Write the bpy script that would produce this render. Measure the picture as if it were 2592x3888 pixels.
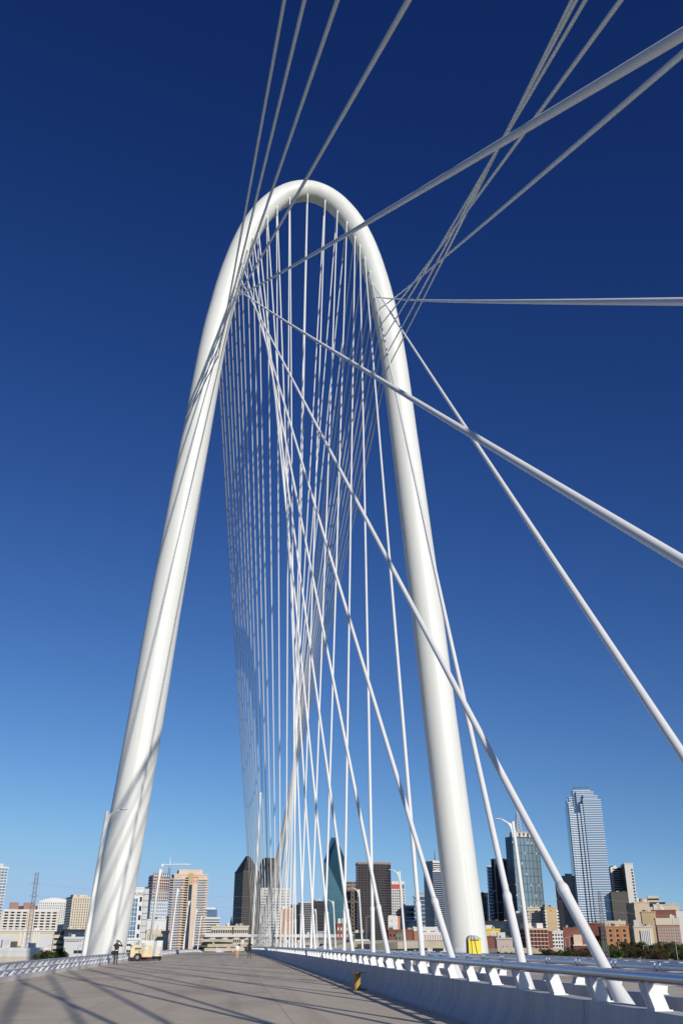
import bpy, math, random
from mathutils import Vector, Matrix
R = math.radians
random.seed(7)
scn = bpy.context.scene
for o in list(bpy.data.objects): bpy.data.objects.remove(o)

# ------------------------------------------------------------------ camera
CX, CY, CZ = -6.4476, -109.1321, 1.5530
RT = Vector((0.994039, -0.109022, 0.000646))
UP = Vector((-0.047308, -0.425987, 0.903492))
FW = Vector((0.098225, 0.898137, 0.428605))
FPX = 3457.49                      # focal length in photo pixels (2592 x 3888)
cam_d = bpy.data.cameras.new('camera'); cam = bpy.data.objects.new('camera', cam_d)
scn.collection.objects.link(cam)
cam_d.sensor_fit = 'VERTICAL'; cam_d.sensor_height = 36; cam_d.sensor_width = 24
cam_d.lens = FPX/3888*36; cam_d.clip_start = .1; cam_d.clip_end = 30000
m = Matrix.Identity(4)
for i, v in enumerate((RT, UP, -FW)):
    for j in range(3): m[j][i] = v[j]
m[0][3], m[1][3], m[2][3] = CX, CY, CZ
cam.matrix_world = m
scn.camera = cam

# ------------------------------------------------------------------ sky and sun
SUN = Vector((.90, -2.31, 1.0)).normalized()
world = bpy.data.worlds.new('World'); scn.world = world; world.use_nodes = True
wn = world.node_tree; wn.nodes.clear()
sky = wn.nodes.new('ShaderNodeTexSky'); sky.sky_type = 'NISHITA'; sky.sun_disc = False
sky.sun_elevation = math.asin(SUN.z); sky.sun_rotation = math.atan2(SUN.x, SUN.y)
sky.altitude = 150; sky.air_density = 1.0; sky.dust_density = 0.3; sky.ozone_density = 1.0
def wnode(t, op=None):
    n = wn.nodes.new(t)
    if op: n.operation = op
    return n
def wmath(op, a, b=None, c=None):
    n = wnode('ShaderNodeMath', op)
    for i, v in enumerate((a, b, c)):
        if v is None: continue
        if isinstance(v, (int, float)): n.inputs[i].default_value = v
        else: wn.links.new(v, n.inputs[i])
    return n.outputs[0]
tc = wnode('ShaderNodeTexCoord'); sp = wnode('ShaderNodeSeparateXYZ'); cb = wnode('ShaderNodeCombineXYZ'); nv = wnode('ShaderNodeVectorMath', 'NORMALIZE')
wn.links.new(tc.outputs['Generated'], sp.inputs[0])
wn.links.new(sp.outputs[0], cb.inputs[0]); wn.links.new(sp.outputs[1], cb.inputs[1])
wn.links.new(wmath('MULTIPLY_ADD', sp.outputs[2], .9, .1), cb.inputs[2])      # keep clear of the yellow band right at the horizon
wn.links.new(cb.outputs[0], nv.inputs[0]); wn.links.new(nv.outputs[0], sky.inputs[0])
sr = wnode('ShaderNodeSeparateColor'); cc = wnode('ShaderNodeCombineColor'); wn.links.new(sky.outputs[0], sr.inputs[0])
for i, (gam, gain, cap) in enumerate(((2.1, 1.80, .47), (1.828, 1.38, .60), (1.408, 1.235, .72))):   # deep polarised blue of the photograph
    v = wmath('SMOOTH_MIN', wmath('MULTIPLY', sr.outputs[i], .1), cap, .12)
    wn.links.new(wmath('MULTIPLY', wmath('POWER', v, gam), gain*10), cc.inputs[i])
bg = wn.nodes.new('ShaderNodeBackground'); bg.inputs['Strength'].default_value = .1
wo = wn.nodes.new('ShaderNodeOutputWorld')
wn.links.new(cc.outputs[0], bg.inputs[0]); wn.links.new(bg.outputs[0], wo.inputs[0])
sd = bpy.data.lights.new('sun', 'SUN'); sd.energy = 3.7; sd.angle = R(.53); sd.color = (1, .955, .88)
so = bpy.data.objects.new('sun', sd); scn.collection.objects.link(so)
so.rotation_euler = SUN.to_track_quat('Z', 'Y').to_euler()
vs = scn.view_settings
vs.view_transform = 'Standard'; vs.look = 'None'; vs.exposure = 0; vs.gamma = 1; vs.use_curve_mapping = False
scn.cycles.use_denoising = True; scn.cycles.denoiser = 'OPENIMAGEDENOISE'; scn.cycles.denoising_input_passes = 'RGB_ALBEDO_NORMAL'; scn.cycles.use_adaptive_sampling = False
scn.cycles.max_bounces = 6; scn.cycles.diffuse_bounces = 3; scn.cycles.glossy_bounces = 3

# ------------------------------------------------------------------ helpers
COL = scn.collection
def pray(u, v): return FW*FPX + RT*(u-1296) - UP*(v-1944)
def at(u, v, D):
    """world point on the sight line of photo pixel (u,v), D metres ahead along the bridge"""
    r = pray(u, v); t = D/r.y
    return Vector((CX+r.x*t, CY+r.y*t, CZ+r.z*t))
class MB:
    def __init__(s): s.v = []; s.f = []; s.mi = []; s.sm = []
    def add(s, vs, fs, mi=0, sm=False):
        n = len(s.v); s.v += [tuple(x) for x in vs]
        for f in fs: s.f.append(tuple(i+n for i in f)); s.mi.append(mi); s.sm.append(sm)
        return s
    def box(s, x0, x1, y0, y1, z0, z1, mi=0):
        return s.add([(x0,y0,z0),(x1,y0,z0),(x1,y1,z0),(x0,y1,z0),(x0,y0,z1),(x1,y0,z1),(x1,y1,z1),(x0,y1,z1)],
              [(0,3,2,1),(4,5,6,7),(0,1,5,4),(1,2,6,5),(2,3,7,6),(3,0,4,7)], mi)
    def prism(s, poly, a, b, axis='z', mi=0, sm=False):
        """extrude a 2D polygon: axis z -> (x,y), axis y -> (x,z), axis x -> (y,z)"""
        def P(p, t): return {'z': (p[0],p[1],t), 'y': (p[0],t,p[1]), 'x': (t,p[0],p[1])}[axis]
        n = len(poly); vs = [P(p,a) for p in poly]+[P(p,b) for p in poly]
        fs = [tuple(range(n-1,-1,-1)), tuple(range(n,2*n))]
        for i in range(n): j = (i+1) % n; fs.append((i,j,n+j,n+i))
        k = len(s.f); s.add(vs, fs, mi)
        if sm:
            for i in range(k+2, len(s.f)): s.sm[i] = True
        return s
    def tube(s, pts, rad, sides=12, caps=True, mi=0, sm=True, up=None):
        pts = [Vector(p) for p in pts]; n = len(pts)
        rad = rad if isinstance(rad, (list, tuple)) else [rad]*n
        rings = []; prev = None
        for i, p in enumerate(pts):
            t = (pts[min(i+1,n-1)]-pts[max(i-1,0)]).normalized()
            if prev is None:
                a = Vector((0,0,1)) if abs(t.z) < .9 else Vector((0,1,0))
                prev = (a - t*a.dot(t)).normalized()
            prev = (prev - t*prev.dot(t)).normalized(); b = t.cross(prev)
            rings.append([p + (prev*math.cos(2*math.pi*k/sides)+b*math.sin(2*math.pi*k/sides))*rad[i] for k in range(sides)])
        vs = [q for r in rings for q in r]; fs = []
        for i in range(n-1):
            for k in range(sides):
                a = i*sides+k; c = i*sides+(k+1) % sides
                fs.append((a, c, c+sides, a+sides))
        s.add(vs, fs, mi, sm)
        if caps: s.add(rings[0], [tuple(range(sides-1,-1,-1))], mi); s.add(rings[-1], [tuple(range(sides))], mi)
        return s
    def ell(s, c, r, seg=12, ring=8, mi=0):
        vs = []; fs = []
        for i in range(ring+1):
            th = math.pi*i/ring
            for k in range(seg):
                a = 2*math.pi*k/seg
                vs.append((c[0]+r[0]*math.sin(th)*math.cos(a), c[1]+r[1]*math.sin(th)*math.sin(a), c[2]+r[2]*math.cos(th)))
        for i in range(ring):
            for k in range(seg): fs.append((i*seg+k, (i+1)*seg+k, (i+1)*seg+(k+1) % seg, i*seg+(k+1) % seg))
        return s.add(vs, fs, mi, True)
    def mesh(s, name, mats):
        me = bpy.data.meshes.new(name); me.from_pydata(s.v, [], s.f)
        for mm in (mats if isinstance(mats, (list, tuple)) else [mats]): me.materials.append(mm)
        me.polygons.foreach_set('material_index', s.mi); me.polygons.foreach_set('use_smooth', s.sm)
        me.update(); return me
    def build(s, name, mats, parent=None, loc=(0,0,0), rz=0):
        return inst(name, s.mesh(name, mats), parent, loc, rz)
def inst(name, me, parent=None, loc=(0,0,0), rz=0):
    o = bpy.data.objects.new(name, me); COL.objects.link(o); o.location = loc
    if rz: o.rotation_euler = (0,0,rz)
    if parent: o.parent = parent
    return o
def empty(name, loc, rz=0):
    o = bpy.data.objects.new(name, None); COL.objects.link(o); o.location = loc; o.rotation_euler = (0,0,rz); o.empty_display_size = .5
    return o
def tag(o, label=None, cat=None, group=None, kind=None):
    if label: o['label'] = label
    if cat: o['category'] = cat
    if group: o['group'] = group
    if kind: o['kind'] = kind
    return o
def copy_tree(o, parent=None):
    c = o.copy(); COL.objects.link(c); c.parent = parent
    for ch in list(o.children): copy_tree(ch, c)
    return c
ORD = ['zeroth','first','second','third','fourth','fifth','sixth','seventh','eighth','ninth','tenth','eleventh','twelfth','thirteenth','fourteenth']

# ------------------------------------------------------------------ materials
MC = {}
def mat(name, col, rough=.6, metal=0., var=.0, scale=1., spec=.5, bump=0., bscale=20., stretch=(1,1,1), coord='Object'):
    if name in MC: return MC[name]
    m = bpy.data.materials.new(name); m.use_nodes = True; MC[name] = m
    nt = m.node_tree; p = nt.nodes['Principled BSDF']
    p.inputs['Base Color'].default_value = (*col, 1); p.inputs['Roughness'].default_value = rough
    p.inputs['Metallic'].default_value = metal; p.inputs['Specular IOR Level'].default_value = spec
    if var or bump:
        tc = nt.nodes.new('ShaderNodeTexCoord'); mp = nt.nodes.new('ShaderNodeMapping'); mp.inputs['Scale'].default_value = stretch
        nt.links.new(tc.outputs[coord], mp.inputs[0])
    if var:
        n = nt.nodes.new('ShaderNodeTexNoise'); n.inputs['Scale'].default_value = scale; n.inputs['Detail'].default_value = 6; n.inputs['Roughness'].default_value = .6
        nt.links.new(mp.outputs[0], n.inputs['Vector'])
        r = nt.nodes.new('ShaderNodeValToRGB'); r.color_ramp.elements[0].position = .3; r.color_ramp.elements[1].position = .7
        r.color_ramp.elements[0].color = (*[max(0, c*(1-var)) for c in col], 1); r.color_ramp.elements[1].color = (*[min(1, c*(1+var)) for c in col], 1)
        nt.links.new(n.outputs['Fac'], r.inputs[0]); nt.links.new(r.outputs[0], p.inputs['Base Color'])
    if bump:
        n2 = nt.nodes.new('ShaderNodeTexNoise'); n2.inputs['Scale'].default_value = bscale; n2.inputs['Detail'].default_value = 5
        nt.links.new(mp.outputs[0], n2.inputs['Vector'])
        b = nt.nodes.new('ShaderNodeBump'); b.inputs['Strength'].default_value = bump; b.inputs['Distance'].default_value = .02
        nt.links.new(n2.outputs['Fac'], b.inputs['Height']); nt.links.new(b.outputs[0], p.inputs['Normal'])
    return m
WHITE = mat('white_steel_paint', (.78,.775,.72), .42, var=.045, scale=.5, stretch=(1.5,1.5,.12))
CABLE = mat('white_cable_sheath', (.82,.81,.775), .42, var=.03, scale=.6)
BRK = mat('white_bracket_paint', (.80,.80,.79), .45, var=.03, scale=3)
ALU = mat('brushed_aluminium', (.43,.44,.49), .26, 1.0, var=.08, scale=3)
GALV = mat('galvanised_rail', (.62,.62,.66), .42, .7, var=.06, scale=3)
def concrete_road():
    m = bpy.data.materials.new('deck_concrete'); m.use_nodes = True; nt = m.node_tree; p = nt.nodes['Principled BSDF']
    p.inputs['Roughness'].default_value = .85; p.inputs['Specular IOR Level'].default_value = .25
    tc = nt.nodes.new('ShaderNodeTexCoord')
    def noise(sc, stretch, det=6):
        mp = nt.nodes.new('ShaderNodeMapping'); mp.inputs['Scale'].default_value = stretch; nt.links.new(tc.outputs['Object'], mp.inputs[0])
        n = nt.nodes.new('ShaderNodeTexNoise'); n.inputs['Scale'].default_value = sc; n.inputs['Detail'].default_value = det; n.inputs['Roughness'].default_value = .65
        nt.links.new(mp.outputs[0], n.inputs['Vector']); return n
    a = noise(.35, (1,.35,1)); b = noise(3, (.25,2.2,1)); c = noise(60, (1,1,1), 2); d = noise(.5, (2.2,.06,1))
    def mix(x, y, f, mode='MULTIPLY'):
        q = nt.nodes.new('ShaderNodeMix'); q.data_type = 'RGBA'; q.blend_type = mode; q.inputs[0].default_value = f
        nt.links.new(x, q.inputs[6]); nt.links.new(y, q.inputs[7]); return q.outputs[2]
    def ramp(n, lo, hi, c0, c1):
        r = nt.nodes.new('ShaderNodeValToRGB'); r.color_ramp.elements[0].position = lo; r.color_ramp.elements[1].position = hi
        r.color_ramp.elements[0].color = (*c0, 1); r.color_ramp.elements[1].color = (*c1, 1); nt.links.new(n.outputs['Fac'], r.inputs[0]); return r.outputs[0]
    x = ramp(a, .3, .72, (.59,.495,.37), (.74,.63,.475))
    x = mix(x, ramp(b, .3, .7, (.80,.80,.80), (1.06,1.06,1.06)), .7)
    x = mix(x, ramp(c, .2, .8, (.84,.84,.84), (1.1,1.1,1.1)), .7)
    x = mix(x, ramp(d, .30, .50, (.72,.71,.70), (1,1,1)), .65)
    # curved tyre scuffs, damp-looking patches and sawn joints
    e = noise(.16, (1.4,.5,1), 3); f = noise(1.1, (1,.35,1), 8)
    x = mix(x, ramp(e, .36, .50, (.70,.695,.69), (1,1,1)), .5)
    x = mix(x, ramp(f, .62, .70, (1,1,1), (.80,.79,.78)), .6)
    sx = nt.nodes.new('ShaderNodeSeparateXYZ'); nt.links.new(tc.outputs['Object'], sx.inputs[0])
    def line(src, period, width):
        m1 = nt.nodes.new('ShaderNodeMath'); m1.operation = 'PINGPONG'; m1.inputs[1].default_value = period/2; nt.links.new(src, m1.inputs[0])
        m2 = nt.nodes.new('ShaderNodeMath'); m2.operation = 'LESS_THAN'; m2.inputs[1].default_value = width; nt.links.new(m1.outputs[0], m2.inputs[0]); return m2.outputs[0]
    for src, per, wd_ in ((sx.outputs[0], 5.02, .012), (sx.outputs[1], 12.155, .02)):
        q = nt.nodes.new('ShaderNodeMix'); q.data_type = 'RGBA'; q.blend_type = 'MULTIPLY'; q.inputs[7].default_value = (.62,.61,.60,1)
        nt.links.new(line(src, per, wd_), q.inputs[0]); nt.links.new(x, q.inputs[6]); x = q.outputs[2]
    nt.links.new(x, p.inputs['Base Color'])
    bp = nt.nodes.new('ShaderNodeBump'); bp.inputs['Strength'].default_value = .35; bp.inputs['Distance'].default_value = .01
    nt.links.new(b.outputs['Fac'], bp.inputs['Height']); nt.links.new(bp.outputs[0], p.inputs['Normal'])
    return m
ROAD = concrete_road()
BARR = mat('barrier_concrete', (.52,.52,.52), .85, var=.14, scale=1.4, stretch=(1,1.6,.3), bump=.3, bscale=14)
CURB = mat('curb_concrete', (.62,.58,.55), .85, var=.08, scale=1.5, stretch=(1,2,.4))
DECK = mat('deck_concrete_side', (.42,.41,.39), .9, var=.1, scale=.4)
BOLT = mat('dark_bolt_steel', (.04,.04,.045), .5, .6)

# ------------------------------------------------------------------ ground and bridge deck
GZ = -13.0
def deckz(y):
    z = -0.00106069*y - 1.26799e-5*y*y
    if y > 190: z -= 1.1e-4*(y-190)**2
    return z
GRASS = mat('floodplain_grass', (.085,.095,.035), .95, var=.35, scale=.02)
g = MB(); g.add([(-9000,-3000,GZ),(9000,-3000,GZ),(9000,14000,GZ),(-9000,14000,GZ)], [(0,1,2,3)])
tag(g.build('ground', GRASS), kind='structure')
YS = [-195+5*i for i in range(0, 112)]          # -195 .. 360
def strip(prof, ys, closed=False, gap=None):
    """extrude an XZ profile (z above the deck line) along the deck"""
    b = MB(); n = len(prof); vs = []; fs = []
    for y in ys: vs += [(x, y, deckz(y)+z) for x, z in prof]
    for i in range(len(ys)-1):
        for k in range(n if closed else n-1):
            a = i*n+k; c = i*n+(k+1) % n; fs.append((a, c, c+n, a+n))
    if closed:
        fs.append(tuple(range(n-1,-1,-1))); fs.append(tuple(range((len(ys)-1)*n, len(ys)*n)))
    b.add(vs, fs); return b
XL = 16.343
tag(strip([(-17.1,-.10),(-17.1,-1.2),(-9,-2.4),(9,-2.4),(17.1,-1.2),(17.1,-.10)], YS, True).build('bridge_deck', DECK), kind='structure')
tag(strip([(-17.05,0),(-1.0,0)][::-1] and [(-1.0,0),(-17.05,0)], YS).build('road', ROAD), kind='structure')
tag(strip([(17.05,0),(1.0,0)], YS).build('road', ROAD), kind='structure')
tag(strip([(.98,.12),(-.98,.12)], YS).build('median_strip', DECK), kind='structure')

# ------------------------------------------------------------------ arch
ARC = [(20.87,-14),(19.67,.5),(18.97,9),(18.25,18),(17.5,27),(16.62,38.5),(15.6,50.5),(14.25,66),(13.05,79.5),(12.1,86.3),(11.4,90.5),
       (10.6,94.2),(9.65,97.9),(8.5,101.3),(7.1,104.3),(5.4,106.8),(3.65,108.55),(1.8,109.6),(0,109.95)]
def arad(z): 
    T = [(-14,2.14),(0,2.12),(27,2.05),(50,1.97),(66,1.90),(80,1.85),(95,1.77),(110,1.67)]
    for (a,ra),(b,rb) in zip(T, T[1:]):
        if z <= b: return ra+(rb-ra)*(z-a)/(b-a)
    return T[-1][1]
def cr(p, t):   # Catmull-Rom through the centre-line nodes
    i = min(int(t), len(p)-2); f = t-i
    P = [p[max(i-1,0)], p[i], p[i+1], p[min(i+2,len(p)-1)]]
    return tuple(.5*((2*P[1][k])+(-P[0][k]+P[2][k])*f+(2*P[0][k]-5*P[1][k]+4*P[2][k]-P[3][k])*f*f+(-P[0][k]+3*P[1][k]-3*P[2][k]+P[3][k])*f**3) for k in (0,1))
FULL = [(-x, z) for x, z in ARC]+ARC[::-1][1:]
arch = tag(empty('arch', (0,0,0)), 'tall white steel arch pylon straddling the bridge deck', 'arch')
NS = 48
def ring(i):
    x, z = FULL[i]; a = FULL[max(i-1,0)]; b = FULL[min(i+1,len(FULL)-1)]
    t = Vector((b[0]-a[0], 0, b[1]-a[1])).normalized(); n = Vector((-t.z, 0, t.x)); r = arad(z)
    return Vector((x,0,z)), t, n, r
for i in range(len(FULL)-1):
    b = MB(); sub = 6; vs = []; fs = []
    for j in range(sub+1):
        tt = i+j/sub; x, z = cr(FULL, min(tt, len(FULL)-1-1e-6)); x2, z2 = cr(FULL, min(tt+.02, len(FULL)-1-1e-6)); x1, z1 = cr(FULL, max(tt-.02, 0))
        t = Vector((x2-x1,0,z2-z1)).normalized(); n = Vector((-t.z,0,t.x)); r = arad(z)
        if j in (0, sub): r -= .012                       # weld joint between segments, slightly sunk
        for k in range(NS):
            a = 2*math.pi*k/NS; vs.append(Vector((x,0,z))+(n*math.cos(a)+Vector((0,1,0))*math.sin(a))*r)
    for j in range(sub):
        for k in range(NS): fs.append((j*NS+k, j*NS+(k+1) % NS, (j+1)*NS+(k+1) % NS, (j+1)*NS+k))
    b.add(vs, fs, 0, True); b.build('arch_segment', WHITE, arch)
# welded service strip running up the camera side of both legs
for s in (-1, 1):
    b = MB(); pts = []
    for j in range(0, 40):
        x, z = cr(ARC, .9+j*.11)
        r = arad(z); dx = .20*r if s > 0 else -.02*r
        pts.append((s*x+dx, -math.sqrt(r*r-dx*dx), z))
    vs = []; fs = []
    for p in pts: vs += [(p[0]-.11, p[1]-.035, p[2]), (p[0]+.11, p[1]-.035, p[2]), (p[0]+.11, p[1]+.2, p[2]), (p[0]-.11, p[1]+.2, p[2])]
    for j in range(len(pts)-1):
        for k in range(4): fs.append((j*4+k, j*4+(k+1) % 4, (j+1)*4+(k+1) % 4, (j+1)*4+k))
    b.add(vs, fs); b.build('weld_strip', WHITE, arch)

# ------------------------------------------------------------------ stay cables
AX = [0,2.439,4.34,5.871,7.051,8.011,8.755,9.533,9.948,10.302,10.863,11.144,11.417,11.727,11.959]
AZ = [108.014,107.223,105.442,103.385,100.559,98.852,96.429,93.804,91.429,88.99,86.702,84.054,81.649,78.828,76.521]
SP, Y0, ZM, SAG = 6.07754, 2.82792, -.21831, .00022962
def arch_near(x, z):
    best = None
    for i in range(0, 18*12):
        p = cr(ARC, i/12); d = (p[0]-abs(x))**2+(p[1]-z)**2
        if best is None or d < best[0]: best = (d, p)
    return best[1]
def make_cable(side, k, dirn):
    sx = -1 if side == 'L' else 1
    n = 0 if k == 0 else (2*k-1 if side == 'L' else 2*k)
    ya = dirn*(Y0+n*SP)
    A = Vector((0, ya, deckz(ya)+ZM)); B = Vector((sx*AX[k], dirn*1.2, AZ[k]))
    c = arch_near(B.x, B.z); C = Vector((sx*c[0] if k else 0, 0, c[1])); dv = B-C; rr = arad(B.z)*.86
    if dv.length > rr: B = C+dv.normalized()*rr
    Lh = math.hypot(B.x-A.x, B.y-A.y)
    def P(t): 
        q = A.lerp(B, t); q.z -= SAG*Lh*Lh/2*t*(1-t); return q
    where = 'running toward the camera' if dirn < 0 else 'on the far side'
    if k == 0: lab = 'white stay cable from the very crown of the arch, ' + where
    else: lab = '%s white stay cable down the %s side of the arch, %s' % (ORD[k], 'left' if side == 'L' else 'right', 'camera side' if dirn < 0 else 'far side toward skyline')
    root = tag(empty('stay_cable', A), lab, 'cable', 'stay cables of the arch')
    Lt = (B-A).length
    b = MB(); b.tube([P(t/26)-A for t in range(1, 27)], .080, 14); b.tube([P(3.2/Lt)-A, P(1/26)-A], .080, 14); b.build('strand', CABLE, root)
    pc = 3.9/Lt
    b = MB(); b.tube([P(.8/Lt)-A, P(pc)-A], .101, 16); b.build('sleeve', CABLE, root)
    b = MB(); b.tube([P(pc-.10/Lt)-A, P(pc-.02/Lt)-A, P(pc+.05/Lt)-A, P(pc+.16/Lt)-A], [.104,.113,.113,.082], 16); b.build('collar', CABLE, root)
    b = MB(); b.tube([P(.1/Lt)-A, P(.9/Lt)-A, P(1.25/Lt)-A, P(1.7/Lt)-A], [.20,.19,.155,.110], 18); b.tube([P(.86/Lt)-A, P(.93/Lt)-A], .205, 18); b.build('anchor_cone', CABLE, root)
    b = MB(); b.tube([P(1-1.1/Lt)-A, P(1.0)-A], [.10,.115], 12); b.build('upper_socket', CABLE, root)
for dirn in (-1, 1):
    make_cable('L', 0, dirn)
    for k in range(1, 15):
        for s in 'LR': make_cable(s, k, dirn)

# ------------------------------------------------------------------ median barriers with rails
def median(sgn, hr):
    side = 'near' if sgn < 0 else 'far'
    root = tag(empty('median_barrier', (0,0,0)), '%s concrete median barrier with white brackets under a silver pipe rail' % ('near' if sgn < 0 else 'second, far'), 'barrier')
    prof = [(1.30,0),(1.30,.07),(1.17,.24),(1.095,.36),(1.055,.48),(1.035,.62),(1.022,.79),(.70,.79),(.70,.1)]
    prof = [(sgn*x, z) for x, z in prof]
    if sgn > 0: prof = prof[::-1]
    y = -112.0; seg = SP*1.5; i = 0
    while y < 330:
        ys = [y+.012, y+seg*.25, y+seg*.5, y+seg*.75, y+seg-.012]
        strip(prof, ys, True).build('barrier_segment', BARR, root); y += seg; i += 1
    # rail pipe in lengths with sleeve joints
    y = -113.6; seg = SP*2
    while y < 325:
        b = MB(); pts = [(sgn*.995, y+seg*t/6, deckz(y+seg*t/6)+hr) for t in range(7)]; b.tube(pts, .08, 18)
        rl = b.build('rail_pipe', ALU, root)
        b = MB(); b.tube([(sgn*.995, y-.05, deckz(y)+hr), (sgn*.995, y+.05, deckz(y)+hr)], .0845, 18); b.build('joint_sleeve', ALU, rl)
        y += seg
    # bracket: two upright plates with a hooked top round the pipe, a web and a foot
    x = lambda v: sgn*v
    def plate(y0, y1):
        bm = MB()
        body = [(x(.985),.79),(x(.79),.79),(x(.905),hr-.05),(x(1.075),hr-.05),(x(1.068),hr-.12),(x(1.045),hr-.2),(x(1.015),hr-.29)]
        body = [(p[0], p[1]) for p in body]
        if sgn > 0: body = body[::-1]
        bm.prism(body, y0, y1, 'y')
        # hook band over the median side of the pipe
        hk = []
        for t in range(-62, 64, 14): hk.append(R(t) if sgn < 0 else R(180-t))
        n = len(hk)
        vs = []
        for yy in (y0, y1):
            for a in hk: vs.append((sgn*.995+.076*math.cos(a), yy, hr+.076*math.sin(a))); vs.append((sgn*.995+.091*math.cos(a), yy, hr+.091*math.sin(a)))
        fs = []; m2 = 2*n
        for q in range(n-1):
            a = 2*q; fs += [(a, a+1, a+3, a+2), (m2+a, m2+a+2, m2+a+3, m2+a+1), (a+1, m2+a+1, m2+a+3, a+3), (a, a+2, m2+a+2, m2+a)]
        bm.add(vs, fs); return bm
    pm = [plate(-.125, -.095).mesh('plate', BRK), plate(.095, .125).mesh('plate', BRK)]
    wb = MB(); wb.prism([(x(.97),.80),(x(.955),.80),(x(.995),hr-.12),(x(1.01),hr-.12)][::(1 if sgn < 0 else -1)], -.095, .095, 'y'); web = wb.mesh('web', BRK)
    ft = MB(); xa, xb = sorted((x(1.005), x(.76))); ft.box(xa, xb, -.15, .15, .79, .806); foot = ft.mesh('foot_plate', BRK)
    bt = MB(); bt.tube([(x(.90),0,.80),(x(.90),0,.855)], .028, 6); bolt = bt.mesh('bolt', BOLT)
    yb = -96.2-SP/3*8
    while yb < 300:
        br = inst('bracket', pm[0], root, (0, yb, deckz(yb)))
        inst('plate', pm[1], br); inst('foot_plate', foot, br)
        if yb < 40: inst('web', web, br)
        if yb < -40: inst('bolt', bolt, br)
        yb += SP/3
    return root
median(-1, 1.176); median(1, 1.20)

# ------------------------------------------------------------------ outer parapets
def parapet(sgn):
    root = tag(empty('parapet', (0,0,0)), '%s outer parapet: low concrete curb with two silver rails on white posts' % ('left' if sgn < 0 else 'right'), 'parapet')
    x = lambda v: sgn*v
    prof = [(x(16.343),0),(x(16.37),.22),(x(16.75),.22),(x(16.75),0)]
    if sgn > 0: prof = prof[::-1]
    y = -112.0
    while y < 300:
        strip(prof, [y+.008, y+3, y+6.07], True).build('curb_segment', CURB, root); y += 6.078
    y = -112.0
    while y < 300:
        for h, xx in ((.42,16.41),(.735,16.47)):
            b = MB(); b.tube([(x(xx), y+6.078*t/4, deckz(y+6.078*t/4)+h) for t in range(9)], .048, 12)
            b.tube([(x(xx), y-.06, deckz(y)+h), (x(xx), y+.06, deckz(y)+h)], .054, 12); b.build('rail_pipe', GALV, root)
        y += 12.156
    def wedge(z0, z1, x0, x1, w0, w1, t=.24):
        b = MB(); vs = []
        for z, xx, w in ((z0,x0,w0),(z1,x1,w1)):
            vs += [(x(xx)-t/2, -w, z), (x(xx)+t/2, -w, z), (x(xx)+t/2, w, z), (x(xx)-t/2, w, z)]
        return b.add(vs, [(0,3,2,1),(4,5,6,7),(0,1,5,4),(1,2,6,5),(2,3,7,6),(3,0,4,7)])
    low = wedge(.22, .42, 16.56, 16.50, .30, .06, .38).mesh('post', BRK); upp = wedge(.40, .735, 16.56, 16.62, .07, .30, .28).mesh('upper_plate', BRK)
    y = -111.
    while y < 300:
        p = inst('post', low, root, (0, y, deckz(y))); inst('upper_plate', upp, p); y += 1.80
    return root
parapet(-1); parapet(1)

# ------------------------------------------------------------------ lamp posts
def lamp_mesh():
    b = MB(); b.tube([(0,0,-.6),(0.60,0,10.0)], [.20,.135], 14); b.tube([(.60,0,10.0),(.603,0,10.05)], [.145,.145], 14); pole = b.mesh('pole', WHITE)
    b = MB()
    b.tube([(.56,0,8.75),(.68,0,8.8),(.74,0,9.3),(.82,0,9.62),(1.02,0,9.92),(1.35,0,10.12),(1.55,0,10.20)], [.04,.06,.075,.08,.075,.06,.05], 10)
    b.prism([(.53,8.7),(.66,8.75),(.79,9.5),(1.02,9.84),(1.05,9.98),(.66,9.85)], -.03, .03, 'y'); arm = b.mesh('arm', WHITE)
    b = MB(); b.ell((1.82,0,10.23), (.33,.15,.07), 14, 8); head = b.mesh('lamp_head', mat('lamp_head_paint', (.62,.63,.64), .4))
    b = MB(); b.box(-.3,.3,-.3,.3,-.75,-.55); base = b.mesh('base', DECK)
    return pole, arm, head, base
LM = lamp_mesh()
for sgn in (-1, 1):
    ys = [-34.2,24.4,69.8,119,170,219] if sgn < 0 else [-31.5,25.4,69.9,116.3,164,212]
    for i, y in enumerate(ys):
        o = empty('street_lamp', (sgn*17.0, y, deckz(y)+.72)); o.rotation_euler = (0,0,0 if sgn < 0 else math.pi)
        for nm, me in zip(('pole','arm','lamp_head','base'), LM): inst(nm, me, o)
        b = MB(); b.box(-.4,.4,-.5,.5,-1.6,-.70); b.build('bracket', DECK, o)
        tag(o, 'white curved-arm street lamp, %s from the camera along the %s parapet' % (['nearest','second','third','fourth','fifth','sixth'][i], 'left' if sgn < 0 else 'right'), 'street lamp', 'lamps along the bridge')

# ------------------------------------------------------------------ buildings of the skyline
def W(name, col, **k): return mat(name, col, k.pop('rough', .8), var=k.pop('var', .06), scale=k.pop('scale', .05), **k)
GL_DARK = mat('dark_window_glass', (.022,.025,.032), .12, spec=.6, var=.8, scale=.22)
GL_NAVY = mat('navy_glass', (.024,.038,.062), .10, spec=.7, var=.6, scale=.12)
GL_BLUE = mat('blue_glass', (.17,.27,.38), .18, .55, var=.3, scale=.09)
GL_PALE = mat('pale_blue_glass', (.28,.37,.46), .2, .5, var=.35, scale=.12)
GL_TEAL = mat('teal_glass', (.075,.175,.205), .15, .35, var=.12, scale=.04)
GL_TEALM = mat('half_shade_teal_glass', (.035,.095,.125), .15, .35, var=.1, scale=.04)  # same teal glass with half shade put into its colour
GL_TEALD = mat('teal_glass_shade_and_transom', (.025,.06,.10), .15, .3, var=.1, scale=.04)  # teal glass with full shade put into its colour; transoms use it too
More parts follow.
